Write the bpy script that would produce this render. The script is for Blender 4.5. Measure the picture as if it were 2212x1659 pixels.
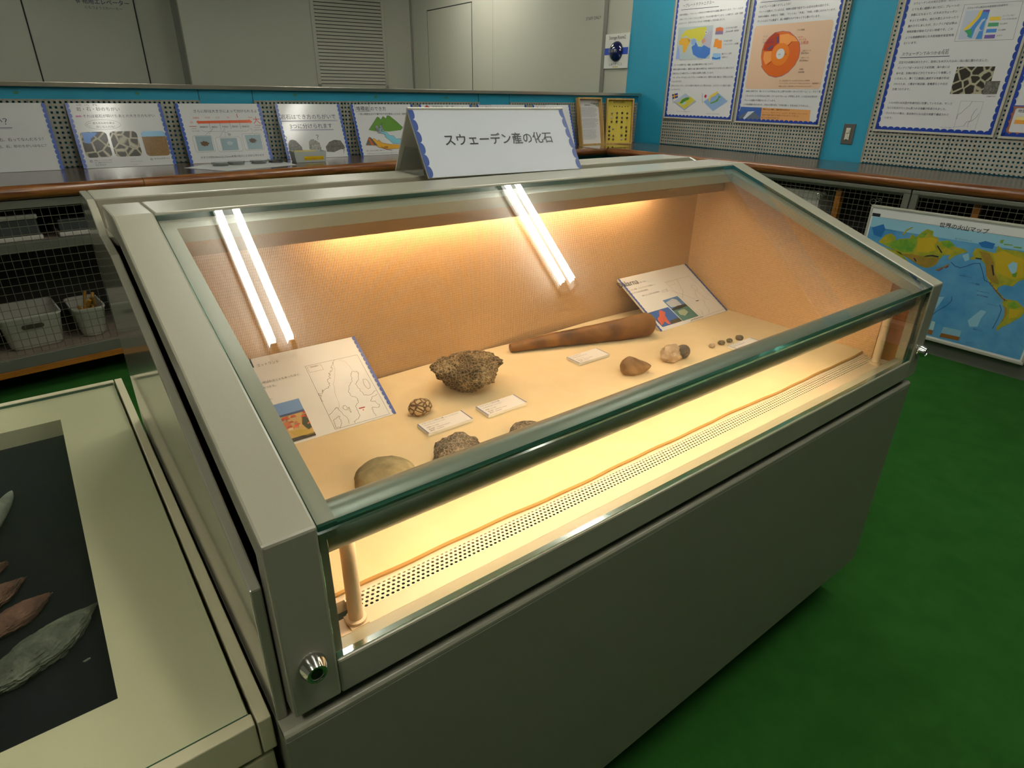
import bpy, bmesh, math, random
from math import sin, cos, pi, radians, sqrt, atan2, floor
from mathutils import Vector, Matrix, noise

for o in list(bpy.data.objects):
    bpy.data.objects.remove(o, do_unlink=True)
SC = bpy.context.scene
COL = SC.collection
FLOOR = -0.09            # carpet level; z = 0 lies just under the case's steel body
CEIL = 2.6

# ------------------------------------------------------------------ camera
cd = bpy.data.cameras.new('camera')
cam = bpy.data.objects.new('camera', cd)
COL.objects.link(cam)
SC.camera = cam
PAN, TILT, ROLL, FPX = 0.6589, -0.4419, 0.0159, 1323.13
fwd = Vector((sin(PAN) * cos(TILT), cos(PAN) * cos(TILT), sin(TILT)))
rgt0 = Vector((cos(PAN), -sin(PAN), 0))
up0 = rgt0.cross(fwd)
rgt = cos(ROLL) * rgt0 + sin(ROLL) * up0
upv = -sin(ROLL) * rgt0 + cos(ROLL) * up0
M = Matrix((rgt, upv, -fwd)).transposed().to_4x4()
M.translation = Vector((-0.0870, -0.4733, 1.1867))
cam.matrix_world = M
cd.sensor_width = 36.0
cd.sensor_fit = 'HORIZONTAL'
cd.lens = FPX / 2212.0 * 36.0
cd.clip_start = 0.01
cd.clip_end = 60

# ------------------------------------------------------------------ world, exposure, lamp strengths
W = bpy.data.worlds.new('room_world')
SC.world = W
W.use_nodes = True
W.node_tree.nodes['Background'].inputs[0].default_value = (0.9, 0.95, 1.0, 1)
W.node_tree.nodes['Background'].inputs[1].default_value = 0.03
SC.view_settings.view_transform = 'Standard'
SC.view_settings.look = 'None'
SC.view_settings.gamma = 1.0
SC.view_settings.use_curve_mapping = False
SC.view_settings.exposure = 0.0
CEILING_TUBE = 36.0      # radiance of the room's fluorescent tubes
CEILING_COL = (1.0, 0.97, 0.86)
CASE_BACK_TUBE = 48.0    # warm tube behind the valance of the case
CASE_FRONT_TUBE = 44.0   # warm tube in the front lamp housing
CASE_COL = (1.0, 0.70, 0.42)


def lin(h):
    h = h.lstrip('#')
    c = [int(h[i:i + 2], 16) / 255 for i in (0, 2, 4)]
    return tuple(x / 12.92 if x <= 0.04045 else ((x + 0.055) / 1.055) ** 2.4 for x in c)


# ------------------------------------------------------------------ materials
MATS = {}


def mat(name, col='#888888', rough=0.5, metal=0.0, spec=0.5, var=None, bump=None, coat=0.0, emit=None, trans=None):
    """Principled material; var = (noise scale, amount, other colour), bump = (noise scale, strength)."""
    if name in MATS:
        return MATS[name]
    m = bpy.data.materials.new(name)
    m.use_nodes = True
    nt = m.node_tree
    b = nt.nodes['Principled BSDF']
    c = lin(col) if isinstance(col, str) else col
    b.inputs['Base Color'].default_value = (*c, 1)
    b.inputs['Roughness'].default_value = rough
    b.inputs['Metallic'].default_value = metal
    b.inputs['Specular IOR Level'].default_value = spec
    b.inputs['Coat Weight'].default_value = coat
    b.inputs['Coat Roughness'].default_value = 0.06
    if trans is not None:
        b.inputs['Transmission Weight'].default_value = trans
    if emit:
        b.inputs['Emission Color'].default_value = (*emit[0], 1)
        b.inputs['Emission Strength'].default_value = emit[1]
    if var or bump:
        tc = nt.nodes.new('ShaderNodeTexCoord')
    if var:
        n = nt.nodes.new('ShaderNodeTexNoise')
        n.inputs['Scale'].default_value = var[0]
        n.inputs['Detail'].default_value = 6
        n.inputs['Roughness'].default_value = 0.6
        nt.links.new(tc.outputs['Object'], n.inputs['Vector'])
        r = nt.nodes.new('ShaderNodeValToRGB')
        r.color_ramp.elements[0].position = 0.5 - var[1]
        r.color_ramp.elements[1].position = 0.5 + var[1]
        r.color_ramp.elements[0].color = (*c, 1)
        c2 = lin(var[2]) if isinstance(var[2], str) else var[2]
        r.color_ramp.elements[1].color = (*c2, 1)
        nt.links.new(n.outputs['Fac'], r.inputs['Fac'])
        nt.links.new(r.outputs['Color'], b.inputs['Base Color'])
    if bump:
        n = nt.nodes.new('ShaderNodeTexNoise')
        n.inputs['Scale'].default_value = bump[0]
        n.inputs['Detail'].default_value = 5
        nt.links.new(tc.outputs['Object'], n.inputs['Vector'])
        bp = nt.nodes.new('ShaderNodeBump')
        bp.inputs['Strength'].default_value = bump[1]
        bp.inputs['Distance'].default_value = 0.004
        nt.links.new(n.outputs['Fac'], bp.inputs['Height'])
        nt.links.new(bp.outputs['Normal'], b.inputs['Normal'])
    MATS[name] = m
    return m


def math_node(nt, op, a, b=None, c=None):
    n = nt.nodes.new('ShaderNodeMath')
    n.operation = op
    for i, x in enumerate((a, b, c)):
        if x is None:
            continue
        if isinstance(x, (int, float)):
            n.inputs[i].default_value = x
        else:
            nt.links.new(x, n.inputs[i])
    return n.outputs[0]


def glass_mat(name, tint, refl=1.0):
    """Flat pane: clear tinted transmission with a true Fresnel mirror on both faces."""
    m = bpy.data.materials.new(name)
    m.use_nodes = True
    nt = m.node_tree
    nt.nodes.remove(nt.nodes['Principled BSDF'])
    out = nt.nodes['Material Output']
    tr = nt.nodes.new('ShaderNodeBsdfTransparent')
    tr.inputs[0].default_value = (*tint, 1)
    gl = nt.nodes.new('ShaderNodeBsdfGlossy')
    gl.inputs['Roughness'].default_value = 0.0
    gl.inputs['Color'].default_value = (refl, refl, refl, 1)
    geo = nt.nodes.new('ShaderNodeNewGeometry')
    fr = nt.nodes.new('ShaderNodeFresnel')
    # the Fresnel node inverts the index on back faces: feed it 1/1.5 there so both faces reflect alike
    ior = math_node(nt, 'MULTIPLY_ADD', geo.outputs['Backfacing'], 1 / 1.5 - 1.5, 1.5)
    nt.links.new(ior, fr.inputs['IOR'])
    mx = nt.nodes.new('ShaderNodeMixShader')
    nt.links.new(fr.outputs[0], mx.inputs[0])
    nt.links.new(tr.outputs[0], mx.inputs[1])
    nt.links.new(gl.outputs[0], mx.inputs[2])
    nt.links.new(mx.outputs[0], out.inputs[0])
    return m


def holes_mat(name, col, rough, pitch, hole, round_=False, stagger=False, metal=0.0):
    """Sheet pierced with a regular grid of holes in its own local x / y."""
    m = bpy.data.materials.new(name)
    m.use_nodes = True
    nt = m.node_tree
    b = nt.nodes['Principled BSDF']
    b.inputs['Base Color'].default_value = (*lin(col), 1)
    b.inputs['Roughness'].default_value = rough
    b.inputs['Metallic'].default_value = metal
    uv = nt.nodes.new('ShaderNodeUVMap')
    sp = nt.nodes.new('ShaderNodeSeparateXYZ')
    nt.links.new(uv.outputs[0], sp.inputs[0])
    u = math_node(nt, 'DIVIDE', sp.outputs[0], pitch)
    v = math_node(nt, 'DIVIDE', sp.outputs[1], pitch * (0.866 if stagger else 1))
    if stagger:
        row = math_node(nt, 'MODULO', math_node(nt, 'FLOOR', v), 2.0)
        u = math_node(nt, 'MULTIPLY_ADD', row, 0.5, u)
    fu = math_node(nt, 'ABSOLUTE', math_node(nt, 'SUBTRACT', math_node(nt, 'FRACT', u), 0.5))
    fv = math_node(nt, 'ABSOLUTE', math_node(nt, 'SUBTRACT', math_node(nt, 'FRACT', v), 0.5))
    h = hole / pitch / 2
    if round_:
        d = math_node(nt, 'SQRT', math_node(nt, 'ADD', math_node(nt, 'MULTIPLY', fu, fu), math_node(nt, 'MULTIPLY', fv, fv)))
        inside = math_node(nt, 'LESS_THAN', d, h)
    else:
        inside = math_node(nt, 'MULTIPLY', math_node(nt, 'LESS_THAN', fu, h), math_node(nt, 'LESS_THAN', fv, h))
    tr = nt.nodes.new('ShaderNodeBsdfTransparent')
    mx = nt.nodes.new('ShaderNodeMixShader')
    nt.links.new(inside, mx.inputs[0])
    nt.links.new(b.outputs[0], mx.inputs[1])
    nt.links.new(tr.outputs[0], mx.inputs[2])
    nt.links.new(mx.outputs[0], nt.nodes['Material Output'].inputs[0])
    return m


def wood_mat(name, c1, c2, rough, axis=(1, 14, 14), coat=0.0, scale=3.0, ang=0.0):
    m = bpy.data.materials.new(name)
    m.use_nodes = True
    nt = m.node_tree
    b = nt.nodes['Principled BSDF']
    tc = nt.nodes.new('ShaderNodeTexCoord')
    mp = nt.nodes.new('ShaderNodeMapping')
    mp.inputs['Scale'].default_value = axis
    mp.inputs['Rotation'].default_value = (0, 0, ang)
    nt.links.new(tc.outputs['Object'], mp.inputs[0])
    n = nt.nodes.new('ShaderNodeTexNoise')
    n.inputs['Scale'].default_value = scale
    n.inputs['Detail'].default_value = 8
    n.inputs['Distortion'].default_value = 0.6
    nt.links.new(mp.outputs[0], n.inputs['Vector'])
    r = nt.nodes.new('ShaderNodeValToRGB')
    r.color_ramp.elements[0].position = 0.36
    r.color_ramp.elements[1].position = 0.64
    r.color_ramp.elements[0].color = (*lin(c1), 1)
    r.color_ramp.elements[1].color = (*lin(c2), 1)
    nt.links.new(n.outputs['Fac'], r.inputs['Fac'])
    nt.links.new(r.outputs['Color'], b.inputs['Base Color'])
    b.inputs['Roughness'].default_value = rough
    b.inputs['Coat Weight'].default_value = coat
    b.inputs['Coat Roughness'].default_value = 0.12
    MATS[name] = m
    return m


def weave_mat(name, c1, c2, pitch, rough=0.9):
    """Coarse woven cloth: fine ribs plus soft mottling."""
    m = bpy.data.materials.new(name)
    m.use_nodes = True
    nt = m.node_tree
    b = nt.nodes['Principled BSDF']
    b.inputs['Roughness'].default_value = rough
    b.inputs['Specular IOR Level'].default_value = 0.15
    tc = nt.nodes.new('ShaderNodeTexCoord')
    wv = []
    for d in ('X', 'Z'):
        w = nt.nodes.new('ShaderNodeTexWave')
        w.bands_direction = d
        w.inputs['Scale'].default_value = 0.314 / pitch * (1 if d == 'X' else 0.6)
        w.inputs['Distortion'].default_value = 1.5
        w.inputs['Detail'].default_value = 2
        w.inputs['Detail Scale'].default_value = 2
        nt.links.new(tc.outputs['Object'], w.inputs['Vector'])
        wv.append(w.outputs['Fac'])
    n = nt.nodes.new('ShaderNodeTexNoise')
    n.inputs['Scale'].default_value = 240
    n.inputs['Detail'].default_value = 4
    nt.links.new(tc.outputs['Object'], n.inputs['Vector'])
    h = math_node(nt, 'ADD', math_node(nt, 'MULTIPLY', wv[0], 0.5), math_node(nt, 'MULTIPLY', wv[1], 0.25))
    h2 = math_node(nt, 'ADD', h, math_node(nt, 'MULTIPLY', n.outputs['Fac'], 0.5))
    r = nt.nodes.new('ShaderNodeValToRGB')
    r.color_ramp.elements[0].position = 0.0
    r.color_ramp.elements[1].position = 1.2
    r.color_ramp.elements[0].color = (*lin(c1), 1)
    r.color_ramp.elements[1].color = (*lin(c2), 1)
    nt.links.new(h2, r.inputs['Fac'])
    nt.links.new(r.outputs['Color'], b.inputs['Base Color'])
    bp = nt.nodes.new('ShaderNodeBump')
    bp.inputs['Strength'].default_value = 0.35
    bp.inputs['Distance'].default_value = 0.002
    nt.links.new(h2, bp.inputs['Height'])
    nt.links.new(bp.outputs['Normal'], b.inputs['Normal'])
    MATS[name] = m
    return m


def rock_mat(name, dark, mid, light, scale, crack=0.0, bump=0.6, rough=0.85, bscale=None, dist=0.006):
    """Stone: three-tone noise with a cellular component and a strong bump."""
    m = bpy.data.materials.new(name)
    m.use_nodes = True
    nt = m.node_tree
    b = nt.nodes['Principled BSDF']
    b.inputs['Roughness'].default_value = rough
    b.inputs['Specular IOR Level'].default_value = 0.3
    tc = nt.nodes.new('ShaderNodeTexCoord')
    n = nt.nodes.new('ShaderNodeTexNoise')
    n.inputs['Scale'].default_value = scale
    n.inputs['Detail'].default_value = 10
    n.inputs['Roughness'].default_value = 0.65
    n.inputs['Distortion'].default_value = 0.5
    nt.links.new(tc.outputs['Object'], n.inputs['Vector'])
    v = nt.nodes.new('ShaderNodeTexVoronoi')
    v.feature = 'DISTANCE_TO_EDGE'
    v.inputs['Scale'].default_value = bscale or scale * 2.5
    nt.links.new(tc.outputs['Object'], v.inputs['Vector'])
    r = nt.nodes.new('ShaderNodeValToRGB')
    r.color_ramp.elements[0].position = 0.32
    r.color_ramp.elements[1].position = 0.68
    r.color_ramp.elements[0].color = (*lin(dark), 1)
    r.color_ramp.elements[1].color = (*lin(light), 1)
    e = r.color_ramp.elements.new(0.5)
    e.color = (*lin(mid), 1)
    edge = math_node(nt, 'MULTIPLY', math_node(nt, 'MINIMUM', math_node(nt, 'MULTIPLY', v.outputs['Distance'], 6.0), 1.0), 1.0)
    f = math_node(nt, 'ADD', n.outputs['Fac'], math_node(nt, 'MULTIPLY', math_node(nt, 'SUBTRACT', 0.5, edge), crack))
    nt.links.new(f, r.inputs['Fac'])
    nt.links.new(r.outputs['Color'], b.inputs['Base Color'])
    n2 = nt.nodes.new('ShaderNodeTexNoise')
    n2.inputs['Scale'].default_value = scale * 3
    n2.inputs['Detail'].default_value = 8
    nt.links.new(tc.outputs['Object'], n2.inputs['Vector'])
    h = math_node(nt, 'ADD', n2.outputs['Fac'], math_node(nt, 'MULTIPLY', edge, -crack))
    bp = nt.nodes.new('ShaderNodeBump')
    bp.inputs['Strength'].default_value = bump
    bp.inputs['Distance'].default_value = dist
    nt.links.new(h, bp.inputs['Height'])
    nt.links.new(bp.outputs['Normal'], b.inputs['Normal'])
    MATS[name] = m
    return m


# ------------------------------------------------------------------ objects
BASE = {}   # object -> world position of the thing's origin (parts are built in world coordinates)


def tag(o, label=None, cat=None, group=None, kind=None):
    if label:
        o['label'] = label
    if cat:
        o['category'] = cat
    if group:
        o['group'] = group
    if kind:
        o['kind'] = kind
    return o


def thing(name, loc, label, cat, group=None, kind=None):
    o = bpy.data.objects.new(name, None)
    o.empty_display_size = 0.05
    COL.objects.link(o)
    o.location = loc
    BASE[o] = Vector(loc)
    return tag(o, label, cat, group, kind)


class MB:
    """Collects geometry in world coordinates and links it as one mesh object."""

    def __init__(s, M=None):
        s.v, s.f, s.mi, s.mats, s.uv = [], [], [], [], {}
        s.M = M

    def slot(s, m):
        if m not in s.mats:
            s.mats.append(m)
        return s.mats.index(m)

    def add(s, verts, faces, m, M=None):
        k = len(s.v)
        M = M or s.M
        s.v += [tuple(M @ Vector(p)) if M else tuple(p) for p in verts]
        i = s.slot(m)
        for f in faces:
            s.f.append([a + k for a in f])
            s.mi.append(i)
        return s

    def box(s, x0, x1, y0, y1, z0, z1, m, M=None):
        v = [(x, y, z) for x in (x0, x1) for y in (y0, y1) for z in (z0, z1)]
        f = [(0, 1, 3, 2), (4, 6, 7, 5), (0, 4, 5, 1), (2, 3, 7, 6), (0, 2, 6, 4), (1, 5, 7, 3)]
        return s.add(v, f, m, M)

    def prism(s, prof, x0, x1, m, M=None, capm=None):
        """profile of (y, z) points swept along x"""
        n = len(prof)
        v = [(x0, y, z) for y, z in prof] + [(x1, y, z) for y, z in prof]
        s.add(v, [(i, (i + 1) % n, n + (i + 1) % n, n + i) for i in range(n)], m, M)
        k = len(s.v) - 2 * n
        for f in (tuple(range(k, k + n)), tuple(range(k + n, k + 2 * n))):
            s.f.append(list(f))
            s.mi.append(s.slot(capm or m))
        return s

    def slab(s, poly, z0, z1, m, M=None):
        """polygon of (x, y) points raised from z0 to z1"""
        n = len(poly)
        a = sum(poly[i][0] * poly[(i + 1) % n][1] - poly[(i + 1) % n][0] * poly[i][1] for i in range(n))
        if a < 0:
            poly = poly[::-1]
        v = [(x, y, z0) for x, y in poly] + [(x, y, z1) for x, y in poly]
        f = [(i, (i + 1) % n, n + (i + 1) % n, n + i) for i in range(n)]
        return s.add(v, f + [tuple(range(n - 1, -1, -1)), tuple(range(n, 2 * n))], m, M)

    def tube(s, p, q, r, m, seg=16, r2=None, caps=True, M=None):
        p, q = Vector(p), Vector(q)
        d = (q - p).normalized()
        a = d.orthogonal().normalized()
        b = d.cross(a)
        r2 = r if r2 is None else r2
        v = []
        for c, rr in ((p, r), (q, r2)):
            for i in range(seg):
                t = 2 * pi * i / seg
                v.append(tuple(c + rr * (cos(t) * a + sin(t) * b)))
        f = [(i, (i + 1) % seg, seg + (i + 1) % seg, seg + i) for i in range(seg)]
        if caps:
            f += [tuple(range(seg - 1, -1, -1)), tuple(range(seg, 2 * seg))]
        return s.add(v, f, m, M)

    def wire(s, pts, r, m, seg=6, M=None):
        for a, b in zip(pts[:-1], pts[1:]):
            if (Vector(a) - Vector(b)).length > 1e-6:
                s.tube(a, b, r, m, seg, M=M)
        return s

    def lathe(s, c, prof, m, seg=24, M=None):
        """profile of (radius, z) turned about the vertical through c"""
        v, f = [], []
        for r, z in prof:
            for i in range(seg):
                t = 2 * pi * i / seg
                v.append((c[0] + r * cos(t), c[1] + r * sin(t), c[2] + z))
        for k in range(len(prof) - 1):
            for i in range(seg):
                f.append((k * seg + i, k * seg + (i + 1) % seg, (k + 1) * seg + (i + 1) % seg, (k + 1) * seg + i))
        if prof[0][0] > 1e-6:
            f.append(tuple(range(seg - 1, -1, -1)))
        if prof[-1][0] > 1e-6:
            f.append(tuple((len(prof) - 1) * seg + i for i in range(seg)))
        return s.add(v, f, m, M)

    def build(s, name, parent=None, smooth=False, bevel=0.0, label=None, uvM=None, angle=40):
        me = bpy.data.meshes.new(name)
        vs = [Vector(p) for p in s.v]
        if parent is not None:
            base = BASE[parent]
        else:
            xs = [p.x for p in vs]
            ys = [p.y for p in vs]
            base = Vector(((min(xs) + max(xs)) / 2, (min(ys) + max(ys)) / 2, min(p.z for p in vs)))
        me.from_pydata([tuple(p - base) for p in vs], [], s.f)
        for m in s.mats:
            me.materials.append(m)
        me.polygons.foreach_set('material_index', s.mi)
        if uvM is not None:
            ul = me.uv_layers.new(name='UVMap')
            inv = uvM.inverted()
            for lp in me.loops:
                q = inv @ vs[lp.vertex_index]
                ul.data[lp.index].uv = (q.x, q.y)
        if smooth:
            me.polygons.foreach_set('use_smooth', [True] * len(me.polygons))
            try:
                me.set_sharp_from_angle(angle=radians(angle))
            except Exception:
                pass
        if not isinstance(s, Print):
            bm = bmesh.new()
            bm.from_mesh(me)
            bmesh.ops.recalc_face_normals(bm, faces=bm.faces)
            bm.to_mesh(me)
            bm.free()
        me.update()
        o = bpy.data.objects.new(name, me)
        COL.objects.link(o)
        if parent is not None:
            o.parent = parent
            BASE[o] = base
        else:
            o.location = base
            BASE[o] = base
        if bevel:
            bv = o.modifiers.new('edge', 'BEVEL')
            bv.width = bevel
            bv.segments = 2
            bv.limit_method = 'ANGLE'
            bv.angle_limit = radians(35)
            bv.harden_normals = False
        if label:
            o['label'] = label
        return o


def part(mb, name, parent, **k):
    return mb.build(name, parent, **k)


def frame(o, u, v):
    """matrix whose local x runs along u, y along v, z out of the surface"""
    u = Vector(u).normalized()
    v = Vector(v).normalized()
    n = u.cross(v).normalized()
    m = Matrix((u, v, n)).transposed().to_4x4()
    m.translation = Vector(o)
    return m


# ------------------------------------------------------------------ lettering and print
_fc = bpy.data.curves.new('lettering_source', 'FONT')
_fo = bpy.data.objects.new('lettering_source', _fc)
COL.objects.link(_fo)
_fc.resolution_u = 2
_TX = {}


def glyphs(txt, bold=False):
    key = (txt, bold)
    if key not in _TX:
        _fc.body = txt
        _fc.offset = 0.012 if bold else 0.0
        bpy.context.view_layer.update()
        dg = bpy.context.evaluated_depsgraph_get()
        me = bpy.data.meshes.new_from_object(_fo.evaluated_get(dg))
        v = [(p.co.x, p.co.y) for p in me.vertices]
        f = [tuple(p.vertices) for p in me.polygons]
        bpy.data.meshes.remove(me)
        x0 = min(p[0] for p in v)
        x1 = max(p[0] for p in v)
        _TX[key] = ([(a - x0, b) for a, b in v], f, x1 - x0)
    return _TX[key]


LAYER = 0.00035


class Print(MB):
    """Flat printed matter on a surface given by its frame matrix; layers are ink thicknesses."""

    def poly(s, pts, m, l=1):
        z = l * LAYER
        a = sum(pts[i][0] * pts[(i + 1) % len(pts)][1] - pts[(i + 1) % len(pts)][0] * pts[i][1] for i in range(len(pts)))
        if a < 0:
            pts = pts[::-1]
        return s.add([(x, y, z) for x, y in pts], [tuple(range(len(pts)))], m)

    def rect(s, x0, y0, x1, y1, m, l=1):
        return s.poly([(x0, y0), (x1, y0), (x1, y1), (x0, y1)], m, l)

    def rrect(s, q, r, m, l=1):
        x0, y0 = min(p[0] for p in q), min(p[1] for p in q)
        x1, y1 = max(p[0] for p in q), max(p[1] for p in q)
        pts = []
        for cx, cy, a in ((x1 - r, y1 - r, 0), (x0 + r, y1 - r, 90), (x0 + r, y0 + r, 180), (x1 - r, y0 + r, 270)):
            for k in range(5):
                t = radians(a + k * 22.5)
                pts.append((cx + r * cos(t), cy + r * sin(t)))
        return s.poly(pts, m, l)

    def outline(s, pts, w, m, l=1, closed=True):
        pts = list(pts) + ([pts[0]] if closed else [])
        for a, b in zip(pts[:-1], pts[1:]):
            s.line(a, b, w, m, l)
        return s

    def line(s, a, b, w, m, l=1):
        dx, dy = b[0] - a[0], b[1] - a[1]
        d = sqrt(dx * dx + dy * dy)
        if d < 1e-7:
            return s
        nx, ny = -dy / d * w / 2, dx / d * w / 2
        ex, ey = dx / d * w * 0.3, dy / d * w * 0.3
        return s.poly([(a[0] + nx - ex, a[1] + ny - ey), (a[0] - nx - ex, a[1] - ny - ey), (b[0] - nx + ex, b[1] - ny + ey), (b[0] + nx + ex, b[1] + ny + ey)], m, l)

    def disc(s, c, rx, m, l=1, ry=None, seg=28, a0=0, a1=360):
        ry = ry or rx
        full = abs(a1 - a0) >= 360
        n = seg if full else seg + 1
        pts = [(c[0] + rx * cos(radians(a0 + (a1 - a0) * i / seg)), c[1] + ry * sin(radians(a0 + (a1 - a0) * i / seg))) for i in range(n)]
        return s.poly(pts, m, l)

    def ring(s, c, rx, ry, w, m, l=1, seg=36):
        pts = [(c[0] + rx * cos(2 * pi * i / seg), c[1] + ry * sin(2 * pi * i / seg)) for i in range(seg)]
        return s.outline(pts, w, m, l)

    def text(s, txt, p, q, m, l=3, bold=False, size=None):
        v, f, w = glyphs(txt, bold)
        k = (q[0] - p[0]) / w
        ky = k
        if size:
            ky = size
        up = 0.09 * ky
        s.add([(p[0] + a * k, p[1] + up + b * ky, l * LAYER) for a, b in v], f, m)
        return s

    def scallop(s, a, b, inward, period, depth, strip, m, l=2):
        """a strip along a-b whose inner side is a row of rounded bumps"""
        ax, ay = a
        L = sqrt((b[0] - ax) ** 2 + (b[1] - ay) ** 2)
        ux, uy = (b[0] - ax) / L, (b[1] - ay) / L
        n = max(2, round(L / period))
        p = L / n
        pts = [(0, 0), (L, 0), (L, strip)]
        for i in range(n - 1, -1, -1):
            for k in range(1, 8):
                t = pi * k / 8
                pts.append(((i + 0.5) * p + p * 0.5 * cos(t), strip + depth * sin(t)))
            pts.append((i * p, strip))
        return s.poly([(ax + ux * x + inward[0] * y, ay + uy * x + inward[1] * y) for x, y in pts], m, l)

# ================================================================== the room
WALLW = mat('painted_wall', '#b4b2a4', 0.7, var=(0.6, 0.4, '#aeada0'), bump=(160, 0.12))
WALLH = mat('hall_wall_panel', '#a3a195', 0.6, bump=(220, 0.08))
BLUE = mat('blue_wall_paint', '#1f8fae', 0.55, bump=(180, 0.1))
CEILM = mat('ceiling_board', '#d9d8d0', 0.8, bump=(120, 0.2))
DARK = mat('dark_gap', '#15161a', 0.8)
STEEL = mat('brushed_steel', '#b8b2a4', 0.28, metal=1.0)
CARPET = mat('green_carpet', '#265a20', 0.95, spec=0.1, var=(9.0, 0.3, '#326829'), bump=(900, 0.7))
INK = mat('black_ink', '#24222c', 0.4)
NAVY = mat('navy_ink', '#1d2450', 0.4)
GREYPAINT = mat('grey_trim_paint', '#77766d', 0.5)

WDIR = Vector((-0.055, -1, 0)).normalized()      # along the right wall, towards the front
WNRM = Vector((-1, 0.055, 0)).normalized()       # out of the right wall, into the room


def wallpt(y, off=0.0, z=0.0):
    """point on the face of the right wall's boards (off = towards the room)"""
    p = Vector((4.405 + 0.055 * (y - 3.3), y, z))
    return p + WNRM * off


def struct(mb, name, label, **k):
    o = mb.build(name, **k)
    return tag(o, label, None, None, 'structure')


m = MB()
m.add([(-4, -4, FLOOR), (4.9, -4, FLOOR), (4.9, 10, FLOOR), (-4, 10, FLOOR)], [(0, 1, 2, 3)], CARPET)
struct(m, 'floor', 'green carpet floor of the exhibition room')
m = MB()
m.box(-4, 4.9, -4, 10, CEIL, CEIL + 0.1, CEILM)
struct(m, 'ceiling', 'pale boarded ceiling of the room')

# right wall: blue in the exhibition corner, pale beyond the low partition
m = MB()
for y0, y1, mm in ((-4.0, 3.78, BLUE), (3.78, 8.4, WALLW)):
    a, b = wallpt(y0, -0.02), wallpt(y1, -0.02)
    c, d = wallpt(y1, -0.14), wallpt(y0, -0.14)
    m.slab([(a.x, a.y), (b.x, b.y), (c.x, c.y), (d.x, d.y)], FLOOR, CEIL, mm)
struct(m, 'wall_right', 'turquoise wall carrying the posters, pale grey beyond the partition')

# far hall wall: projecting bay with the louver, lift recess to its left
HD = Vector((cos(radians(-10)), sin(radians(-10)), 0))
HN = Vector((HD.y, -HD.x, 0))                     # towards the camera
HC = Vector((4.672, 8.062, 0))
HF = frame(HC, HD, (0, 0, 1))                     # local x along the wall, y up, z towards the room
m = MB(HF)
m.box(-2.84, 0.3, FLOOR, CEIL, -0.6, 0.0, WALLH)
m.box(-9.5, -2.84, FLOOR, CEIL, -0.6, -0.47, WALLH)
struct(m, 'wall_back', 'grey panelled hall wall beyond the low partition')
m = MB()
m.box(-4.1, -4.0, -4, 10, FLOOR, CEIL, WALLW)
struct(m, 'wall_left', 'pale wall at the left side of the room')
m = MB()
m.box(-4, 4.9, -4.1, -4.0, FLOOR, CEIL, WALLW)
struct(m, 'wall_front', 'pale wall behind the viewer')

# low partition behind the back counter
PF = frame((0, 3.56, 0), (1, 0, 0), (0, 0, 1))         # local x along it, y up, z towards the camera
m = MB(PF)
m.box(-3.99, 4.39, FLOOR, 1.187, -0.09, -0.004, BLUE)
for x in (0.81, 1.10, 2.69, 2.97):
    m.box(x - 0.0015, x + 0.0015, 1.128, 1.186, -0.004, -0.0032, DARK)
struct(m, 'wall_partition', 'low turquoise partition behind the back counter')
m = MB(PF)
m.box(-3.99, 4.40, 1.187, 1.209, -0.12, 0.02, STEEL)
struct(m, 'trim_1', 'brushed steel cap rail along the top of the partition', bevel=0.002)

# goods lift door in the recess
m = MB(HF)
m.box(-4.40, -3.305, FLOOR, CEIL - 0.05, -0.47, -0.462, WALLH)
d1 = struct(m, 'door_1', 'grey goods lift door beyond the partition, lettered in Japanese')
m = MB(HF)
for x in (-4.41, -3.297):
    m.box(x - 0.007, x + 0.007, FLOOR, CEIL - 0.05, -0.468, -0.4645, DARK)
m.build('door_gap', d1)
p = Print(HF @ Matrix.Translation((0, 0, -0.4615)))
p.text('荷物用エレベーター', (-3.885, 2.068), (-3.345, 2.08), NAVY, bold=True)
p.text('にもつようえれべーたー', (-3.806, 2.018), (-3.430, 2.018), NAVY)
p.build('lettering', d1)
m = MB(HF)
m.box(-2.905, -2.84, FLOOR, CEIL, -0.47, -0.4, GREYPAINT)  # grey strip whose colour stands for the shade on the bay's reveal
m.box(-0.008, 0.012, FLOOR, CEIL, 0.0, 0.012, GREYPAINT)
struct(m, 'trim_2', 'grey strips at the hall wall bay, one painted as its shaded reveal')

# louver grille in the hall wall
t = thing('louver_grille', HF @ Vector((-0.84, 1.25, 0.0)), 'tall pale louver grille in the hall wall beyond the partition', 'vent grille')
m = MB(HF)
m.box(-1.33, -1.285, 1.05, 2.5, 0.0, 0.014, WALLH)
m.box(-0.41, -0.37, 1.05, 2.5, 0.0, 0.014, WALLH)
m.box(-1.33, -0.37, 1.05, 1.275, 0.0, 0.014, WALLH)
m.build('grille_frame', t, bevel=0.002)
m = MB(HF)
m.box(-1.285, -0.41, 1.27, 2.5, 0.0005, 0.001, DARK)
m.build('backing', t)
for k in range(29):
    z = 1.283 + 0.0405 * k
    m = MB(HF)
    m.add([(-1.285, z, 0.016), (-0.41, z, 0.016), (-0.41, z + 0.033, 0.004), (-1.285, z + 0.033, 0.004),
           (-1.285, z, 0.014), (-0.41, z, 0.014), (-0.41, z + 0.033, 0.002), (-1.285, z + 0.033, 0.002)],
          [(0, 1, 2, 3), (7, 6, 5, 4), (0, 4, 5, 1), (3, 2, 6, 7), (0, 3, 7, 4), (1, 5, 6, 2)], WALLH)
    m.build('slat', t)

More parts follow.
